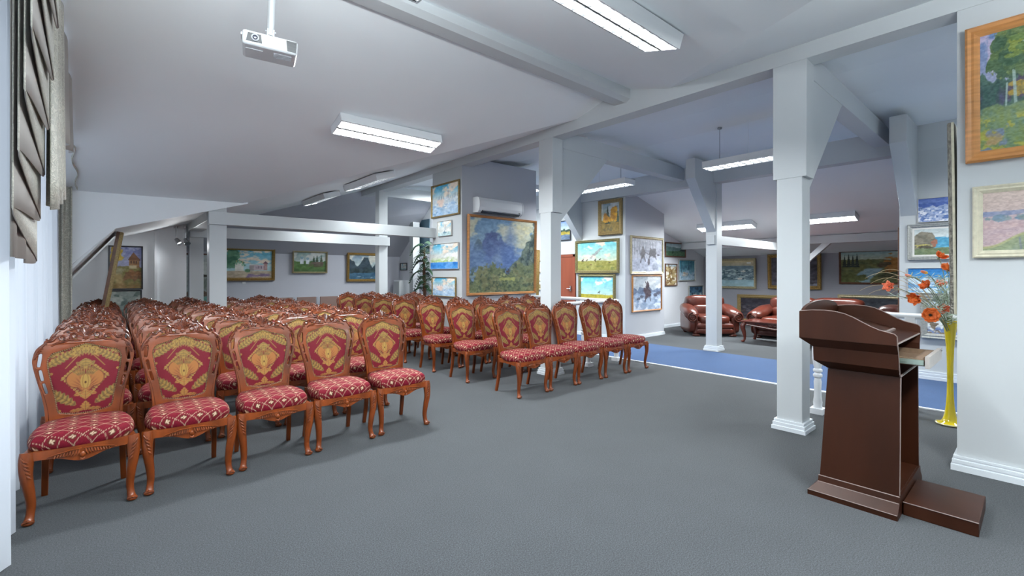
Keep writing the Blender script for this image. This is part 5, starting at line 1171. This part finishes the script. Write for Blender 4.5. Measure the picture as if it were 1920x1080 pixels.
for i, (x, y, lab) in enumerate(((.83, 9.4, 'small chrome spotlight under the low roof, the left of two'), (.95, 9.34, 'small chrome spotlight under the low roof, the right of two'))):
    t = thing('spotlight', lab, 'spotlight', (x, y, 1.93), rnd.uniform(-.4, .4), 'chrome spotlights under the low roof'); mc = mat('chrome', (.65, .66, .68), .18, 1.0)
    m = MB(); m.tube([(0, 0, .02), (.02, -.07, -.06)], [.03, .045], 14); m.build('lamp_head', mc, t, smooth=True, angle=40); m = MB(); m.tube([(0, 0, .02), (0, .01, .22)], .008, 8); m.tube([(0, .01, .2), (0, .01, .235)], .03, 12); m.build('bracket', mc, t)
    l = bpy.data.lights.new('added_spot_fill', 'SPOT'); l.energy = 24; l.spot_size = math.radians(150); l.spot_blend = 1.0; l.shadow_soft_size = .05; l.color = (.95, .98, 1.0); o = bpy.data.objects.new('added_spot_fill', l); COL.objects.link(o); o.parent = t; o.location = (.03, -.10, -.09)  # added light to brighten the wall; the fixtures themselves seem off
    o.rotation_euler = (Vector((-.75, -.25, -.35)) if i == 0 else Vector((.2, -.7, -.5))).to_track_quat('-Z', 'Y').to_euler()
for (x, y, z, lab) in ((5.43, 4.56, 3.42, 'small white smoke detector on the grey ceiling behind the middle column'), (10.2, 3.05, 2.56, 'small white smoke detector above the lamp over the sofa')):
    m = MB(); m.lathe([(.05, z-.03), (.055, z-.012), (.055, z+.02)], (x, y), 18); tag(m.build('smoke_detector', M_plas), lab, 'smoke detector')

# ================================================================ LOUNGE FURNITURE
M_leather = mat('brown_leather', srgb(86, 38, 27), .3, noise=(3, .3), bump=(14, .12, .02), coat=.15); M_scroll = mat('carved_armrest_wood', srgb(80, 36, 24), .3, coat=.3)
def leather_seat(name, label, cat, loc, rot, W, n, group):
    t = thing(name, label, cat, loc, rot, group); D = .96; iw = W-.50
    m = MB(); m.ell((0, .02, .20), (W/2-.10, D/2-.02, .15), 28, 12, .25); m.ell((0, -D/2+.05, .12), (iw/2+.06, .05, .06), 20, 8, .4); m.ell((0, -D/2+.05, .235), (iw/2+.06, .06, .06), 20, 8, .4); m.build('base', M_leather, t, smooth=True, angle=80)
    for i in range(n):
        x = -iw/2 + iw*(i+.5)/n; w = iw/n/2
        m = MB(); m.ell((x, -.10, .36), (w+.01, .40, .105), 24, 12, .42); m.build('seat_cushion', M_leather, t, smooth=True, angle=80)
        m = MB(); m.ell((x, .24, .52), (w*.98, .14, .15), 24, 12, .55); m.build('lumbar_cushion', M_leather, t, smooth=True, angle=80)
        m = MB(); m.ell((x, .33, .72), (w+(.10 if n == 1 else .04), .17, .16), 26, 14, .55); m.build('back_cushion', M_leather, t, smooth=True, angle=80)
    m = MB(); m.ell((0, .40, .46), (W/2-.14, .10, .34), 26, 12, .35); m.build('backrest', M_leather, t, smooth=True, angle=80)
    for s in (-1, 1):
        m = MB(); m.tube([(s*(W/2-.17), .36, .60), (s*(W/2-.15), .1, .56), (s*(W/2-.14), -.2, .50), (s*(W/2-.12), -.40, .455), (s*(W/2-.11), -.46, .44)], [.11, .145, .14, .125, .05], 18, squash=(.85, 1.15)); m.ell((s*(W/2-.15), 0, .30), (.10, .44, .24), 20, 10, .35); m.build('armrest', M_leather, t, smooth=True, angle=80)
        m = MB(); sp = spiral(s*(W/2-.11), .42, .105, .02, PI/2, PI/2 - s*4.2*PI, 44); m.tube([(x, -.475, z) for (x, z) in sp], list(np.linspace(.020, .009, 44)), 8); m.tube([(s*(W/2-.20), -.465, .42), (s*(W/2-.215), -.45, .25), (s*(W/2-.18), -.44, .07)], [.022, .02, .028], 8); m.ell((s*(W/2-.11), -.455, .42), (.10, .02, .10), 20, 8); m.build('carved_scroll', M_scroll, t, smooth=True)
        for y in (-.40, .38): m = MB(); m.ell((s*(W/2-.20), y, .03), (.075, .06, .031), 14, 8, .6); m.build('foot', M_scroll, t, smooth=True)
    return t
leather_seat('leather_armchair', 'brown leather armchair with carved scroll arms behind the lounge post', 'armchair', (10.33, 5.0, 0), -math.radians(47), 1.18, 1, 'brown leather seats of the lounge')
leather_seat('leather_sofa', 'long brown leather sofa behind the carved coffee table', 'sofa', (10.95, 3.15, 0), -PI/2, 2.15, 2, 'brown leather seats of the lounge')
leather_seat('leather_armchair', 'second brown leather armchair, only its top showing above the railing', 'armchair', (9.35, 1.86, 0), PI, 1.1, 1, 'brown leather seats of the lounge')
t = thing('coffee_table', 'carved wooden coffee table with curved legs in front of the sofa', 'coffee table', (9.93, 3.38, 0))
M_tab = mat('table_wood', srgb(92, 38, 26), .25, noise=(6, .25, (1, .25, 1)), coat=.5)
m = MB(); m.box(-.33, .33, -.62, .62, .405, .435); m.build('tabletop', M_tab, t, bevel=.012, bseg=3)
m = MB(); m.box(-.27, .27, -.56, .56, .35, .405); 
for s in (-1, 1):
    for i in range(13): m.tube([(s*.28, -.5+.083*i, .39), (s*.285, -.47+.083*i, .355), (s*.28, -.44+.083*i, .385)], .008, 6)
    m.tube([(s*.278, -.54, .36), (s*.283, -.25, .33), (s*.283, 0, .30), (s*.283, .25, .33), (s*.278, .54, .36)], [.012, .016, .024, .016, .012], 8)
m.build('carved_apron', M_tab, t, smooth=True, angle=40)
for sx in (-1, 1):
    for sy in (-1, 1):
        m = MB(); P = smooth_line([(sx*.27, sy*.55, .39), (sx*.295, sy*.58, .32), (sx*.275, sy*.555, .17), (sx*.27, sy*.55, .07), (sx*.29, sy*.575, .015)], 5); m.tube(P, list(np.interp(np.linspace(0, 1, len(P)), [0, .25, .7, .9, 1], [.045, .05, .024, .022, .035])), 10); m.ell((sx*.292, sy*.578, .02), (.036, .036, .02), 10, 6); m.build('leg', M_tab, t, smooth=True)

# ================================================================ FAR END: PALM, CABINET, BENCH
t = thing('potted_palm', 'tall dark green palm in a pot behind the low beam', 'palm', (5.98, 10.25, 0))
M_frond = mat('palm_leaf', srgb(34, 62, 40), .5, noise=(8, .35)); 
m = MB(); m.lathe([(.13, 0), (.17, .02), (.19, .28), (.20, .32), (.17, .32), (.165, .27), (0, .27)], n=22); m.build('pot', mat('clay_pot', (.24, .10, .055), .7), t, smooth=True, angle=40)
m = MB(); m.tube([(0, 0, .25), (.03, 0, .9), (.02, .02, 1.6), (.03, 0, 2.05)], [.05, .042, .034, .022], 10); 
for i in range(26): z = .4+.06*i; m.tube([(.02+.04*math.cos(i*2.4), .04*math.sin(i*2.4), z), (.02+.07*math.cos(i*2.4), .07*math.sin(i*2.4), z+.07)], [.014, .005], 5)
m.build('trunk', mat('palm_trunk', srgb(96, 62, 44), .8, noise=(20, .3)), t)
rp = random.Random(9)
for i in range(24):
    a = i*2.4; z0 = .95+.052*i; L = .29+.10*rp.random(); e = Vector((math.cos(a), math.sin(a), 0)); b = Vector((.03, 0, z0)); P = [b + e*L*s + Vector((0, 0, .30*L*math.sin(s*PI*.9) - .75*L*s*s)) for s in np.linspace(0, 1, 12)]
    m = MB(); m.tube(P, list(np.linspace(.008, .002, 12)), 5)
    for j in range(1, 12):
        for s in (-1, 1):
            side = e.cross(Vector((0, 0, 1)))*s; q = (side*.8 + e*.5 + Vector((0, 0, -.45))).normalized(); l = .20*math.sin(.25+j/12*2.5); p = P[j]; nrm = q.cross(Vector((0, 0, 1))).normalized()*.020
            m.add([p-nrm*.6, p+q*l*.45-nrm, p+q*l, p+q*l*.45+nrm, p+nrm*.6], [(0, 1, 2, 3, 4)])
    m.build('frond', M_frond, t, recalc=False)
t = thing('storage_cabinet', 'white cabinet in the corner beside the tall palm', 'cabinet', (6.28, 11.98, 0)); m = MB(); m.box(-.16, .15, -.18, .18, 0, 1.2); m.build('body', M_cheek, t, bevel=.006)
m = MB(); m.box(-.178, -.16, -.17, .17, .04, 1.17); d = m.build('cabinet_door', M_white, t, bevel=.004); m = MB(); m.box(-.192, -.178, -.13, -.115, .6, .72); m.build('handle', M_chain, d)
t = thing('waiting_bench', 'row of brown padded seats on a steel frame by the far wall', 'bench', (3.85, 12.0, 0)); M_pad = mat('brown_pad', srgb(128, 104, 96), .6); M_steel = mat('bench_steel', (.5, .52, .55), .3, .9)
for i in range(5):
    x = -1.26+.555*i+.03
    m = MB(); m.box(x-.23, x+.23, .10, .135, .47, .80); m.build('back_pad', M_pad, t, bevel=.012); m = MB(); m.box(x-.23, x+.23, -.32, .10, .40, .44); m.build('seat_pad', M_pad, t, bevel=.012)
    m = MB(); m.box(x+.245, x+.275, -.25, .16, .38, .60); m.box(x+.25, x+.27, .11, .16, .40, .79); m.build('divider', M_steel, t)
m = MB(); m.box(-1.5, 1.55, -.1, -.04, .33, .39); m.build('beam_rail', M_steel, t)
for x in (-1.2, 1.2): m = MB(); m.box(x-.025, x+.025, -.095, -.045, .03, .34); m.box(x-.025, x+.025, -.36, .22, 0, .035); m.build('leg', M_steel, t)

# ================================================================ CURTAINS
def cloth_mat(name, col, rough, swirl, sheen=.3, trans=0.0, spec=.5):
    m = mat(name, col, rough, sheen=sheen, spec=spec); nt = m.node_tree; b = nt.nodes['Principled BSDF']
    tc = nt.nodes.new('ShaderNodeTexCoord')
    if swirl:
        nz = nt.nodes.new('ShaderNodeTexNoise'); nz.inputs['Scale'].default_value = 26; nz.inputs['Distortion'].default_value = 1.0; nz.inputs['Detail'].default_value = 0
        wv = nt.nodes.new('ShaderNodeMath'); wv.operation = 'MULTIPLY'; wv.inputs[1].default_value = 26; sn = nt.nodes.new('ShaderNodeMath'); sn.operation = 'SINE'
        nt.links.new(tc.outputs['Object'], nz.inputs['Vector']); nt.links.new(nz.outputs[0], wv.inputs[0]); nt.links.new(wv.outputs[0], sn.inputs[0])
        rp = nt.nodes.new('ShaderNodeValToRGB'); rp.color_ramp.elements[0].color = (*[c*.80 for c in col], 1); rp.color_ramp.elements[1].color = (*[min(1, c*1.12) for c in col], 1); rp.color_ramp.elements[0].position = .3; rp.color_ramp.elements[1].position = .6
        nt.links.new(sn.outputs[0], rp.inputs[0]); nt.links.new(rp.outputs[0], b.inputs['Base Color'])
        bp = nt.nodes.new('ShaderNodeBump'); bp.inputs['Strength'].default_value = .18; bp.inputs['Distance'].default_value = .004; nt.links.new(sn.outputs[0], bp.inputs['Height']); nt.links.new(bp.outputs[0], b.inputs['Normal'])
    if trans:
        tr = nt.nodes.new('ShaderNodeBsdfTranslucent'); tr.inputs[0].default_value = (*col, 1); tp = nt.nodes.new('ShaderNodeBsdfTransparent'); a1 = nt.nodes.new('ShaderNodeMixShader'); a1.inputs[0].default_value = .45; a2 = nt.nodes.new('ShaderNodeMixShader'); a2.inputs[0].default_value = trans
        nt.links.new(b.outputs[0], a1.inputs[1]); nt.links.new(tr.outputs[0], a1.inputs[2]); nt.links.new(a1.outputs[0], a2.inputs[1]); nt.links.new(tp.outputs[0], a2.inputs[2]); nt.links.new(a2.outputs[0], nt.nodes['Material Output'].inputs[0])
    return m
M_sheer = cloth_mat('sheer_voile', (.74, .78, .84), .8, False, .1, .10); M_broc = cloth_mat('cream_brocade', srgb(176, 173, 160), .45, True, .25); M_lining = cloth_mat('taupe_lining', srgb(150, 144, 138), .55, False, .1)
def hang(name, label, cat, f, ztop, zbot, n, mz, material, thick=.003, parent=None):
    """vertical cloth: f(s)->(x,y); zbot(s) hem; swelling grows towards the hem"""
    vs = []; 
    for i in range(n+1):
        s = i/n; zb = zbot(s) if callable(zbot) else zbot; zt = ztop(s) if callable(ztop) else ztop
        for j in range(mz+1):
            q = j/mz; x, y = f(s, q); vs.append((x, y, zt+(zb-zt)*q))
    m = MB(); m.add(vs, [(i*(mz+1)+j, (i+1)*(mz+1)+j, (i+1)*(mz+1)+j+1, i*(mz+1)+j+1) for i in range(n) for j in range(mz)])
    o = m.build(name, material, parent, smooth=True, angle=180, recalc=False)
    if thick: q = o.modifiers.new('thick', 'SOLIDIFY'); q.thickness = thick
    if label: tag(o, label, cat)
    return o
zt = lambda y: (dormer_far(-.4, y) if y > RIDGE else dormer_near(-.4, y)) - .03
def sheer(y0, y1, x0, x1, pitch, amp, sd):
    ph = [random.Random(sd+i).uniform(-.6, .6) for i in range(60)]
    def f(s, q):
        y = y0+(y1-y0)*s; k = (y-y0)/pitch
        return (x0+(x1-x0)*s + amp*(.6+.5*q)*math.sin(2*PI*k + ph[int(k) % 60]*math.sin(PI*(k % 1))) + amp*.5*math.sin(2*PI*k*.37+sd), y + .012*math.sin(4*PI*k))
    return f
hang('sheer_curtain', 'white sheer curtain cut by the left edge of the photo', 'curtain', sheer(.9, 3.52, -.405, -.385, .20, .028, 1), 2.9, .012, 160, 12, M_sheer, 0)
hang('sheer_curtain', 'long white sheer curtain beside the left block of chairs', 'curtain', sheer(3.56, 7.08, -.475, -.44, .155, .030, 5), lambda s: zt(3.56+3.52*s), .012, 340, 12, M_sheer, 0)
# brocade jabot: one cloth folded to and fro, its hem stepping down
t = thing('jabot_valance', 'cream brocade cascade with a wavy stepped hem at upper left', 'curtain valance', (-.3, 2.8, 0)); NF = 6.5
def fj(s, q):
    ph = 2*PI*NF*s + PI*.5
    return (.130 - .165*s - .003*math.sin(ph), +.04+.62*s - (.36+.14*s)*math.cos(ph)*(.88+.12*q) + .02*math.sin(2*ph))
def zj(s): return 2.98 - 1.56*(s - .97*math.cos(2*PI*NF*s + PI*.5)/(2*PI*NF))
o = hang('cascade', None, None, fj, lambda s: 3.42, zj, 320, 14, M_lining, .004, t)
o.data.materials.append(M_broc); o.modifiers['thick'].material_offset = 1
hang('lining', None, None, lambda s, q: (-.035+.008*math.sin(9*s), +.22+.46*s), lambda s: 3.42, lambda s: 1.44, 10, 4, M_lining, .004, t)
def pleats(y0, y1, x0, amp, n, ztf, zbf, name, label, mt, tilt=0):
    t = thing(name, label, 'curtain valance', (x0, y0, 0))
    hang('pleated_tail', None, None, lambda s, q: (amp*math.sin(2*PI*n*s)*(.7+.4*q) + tilt*q, (y1-y0)*s), ztf, zbf, int(40*n), 10, mt, .004, t); return t
pleats(3.62, 4.42, -.25, .028, 3, lambda s: zt(3.62+.8*s), lambda s: 1.72+.18*s, 'valance_tail', 'flat pleated cream brocade tail right of the cascade', M_broc)
pleats(4.45, 5.15, -.25, .03, 1.5, lambda s: zt(4.45+.7*s), lambda s: 2.28+.06*s, 'valance_tail', 'valance tail with a straight hem, its shadowed side coloured taupe', M_lining)  # lining colour stands in for the shadowed side of this tail
pleats(5.0, 7.15, -.27, .022, 4, lambda s: zt(5.0+2.15*s), lambda s: 2.56-.05*math.sin(PI*3*s), 'valance_swag', 'cream valance running to the far end of the window', M_broc)
hang('drape', 'straight cream and taupe drape at the far end of the window', 'curtain', lambda s, q: (-.50+.17*s+.03*math.sin(2*PI*2.5*s), 6.98+.20*s*(1-.25*q)+.03*math.cos(2*PI*2.5*s)), 2.60, .012, 80, 12, M_broc, .004)
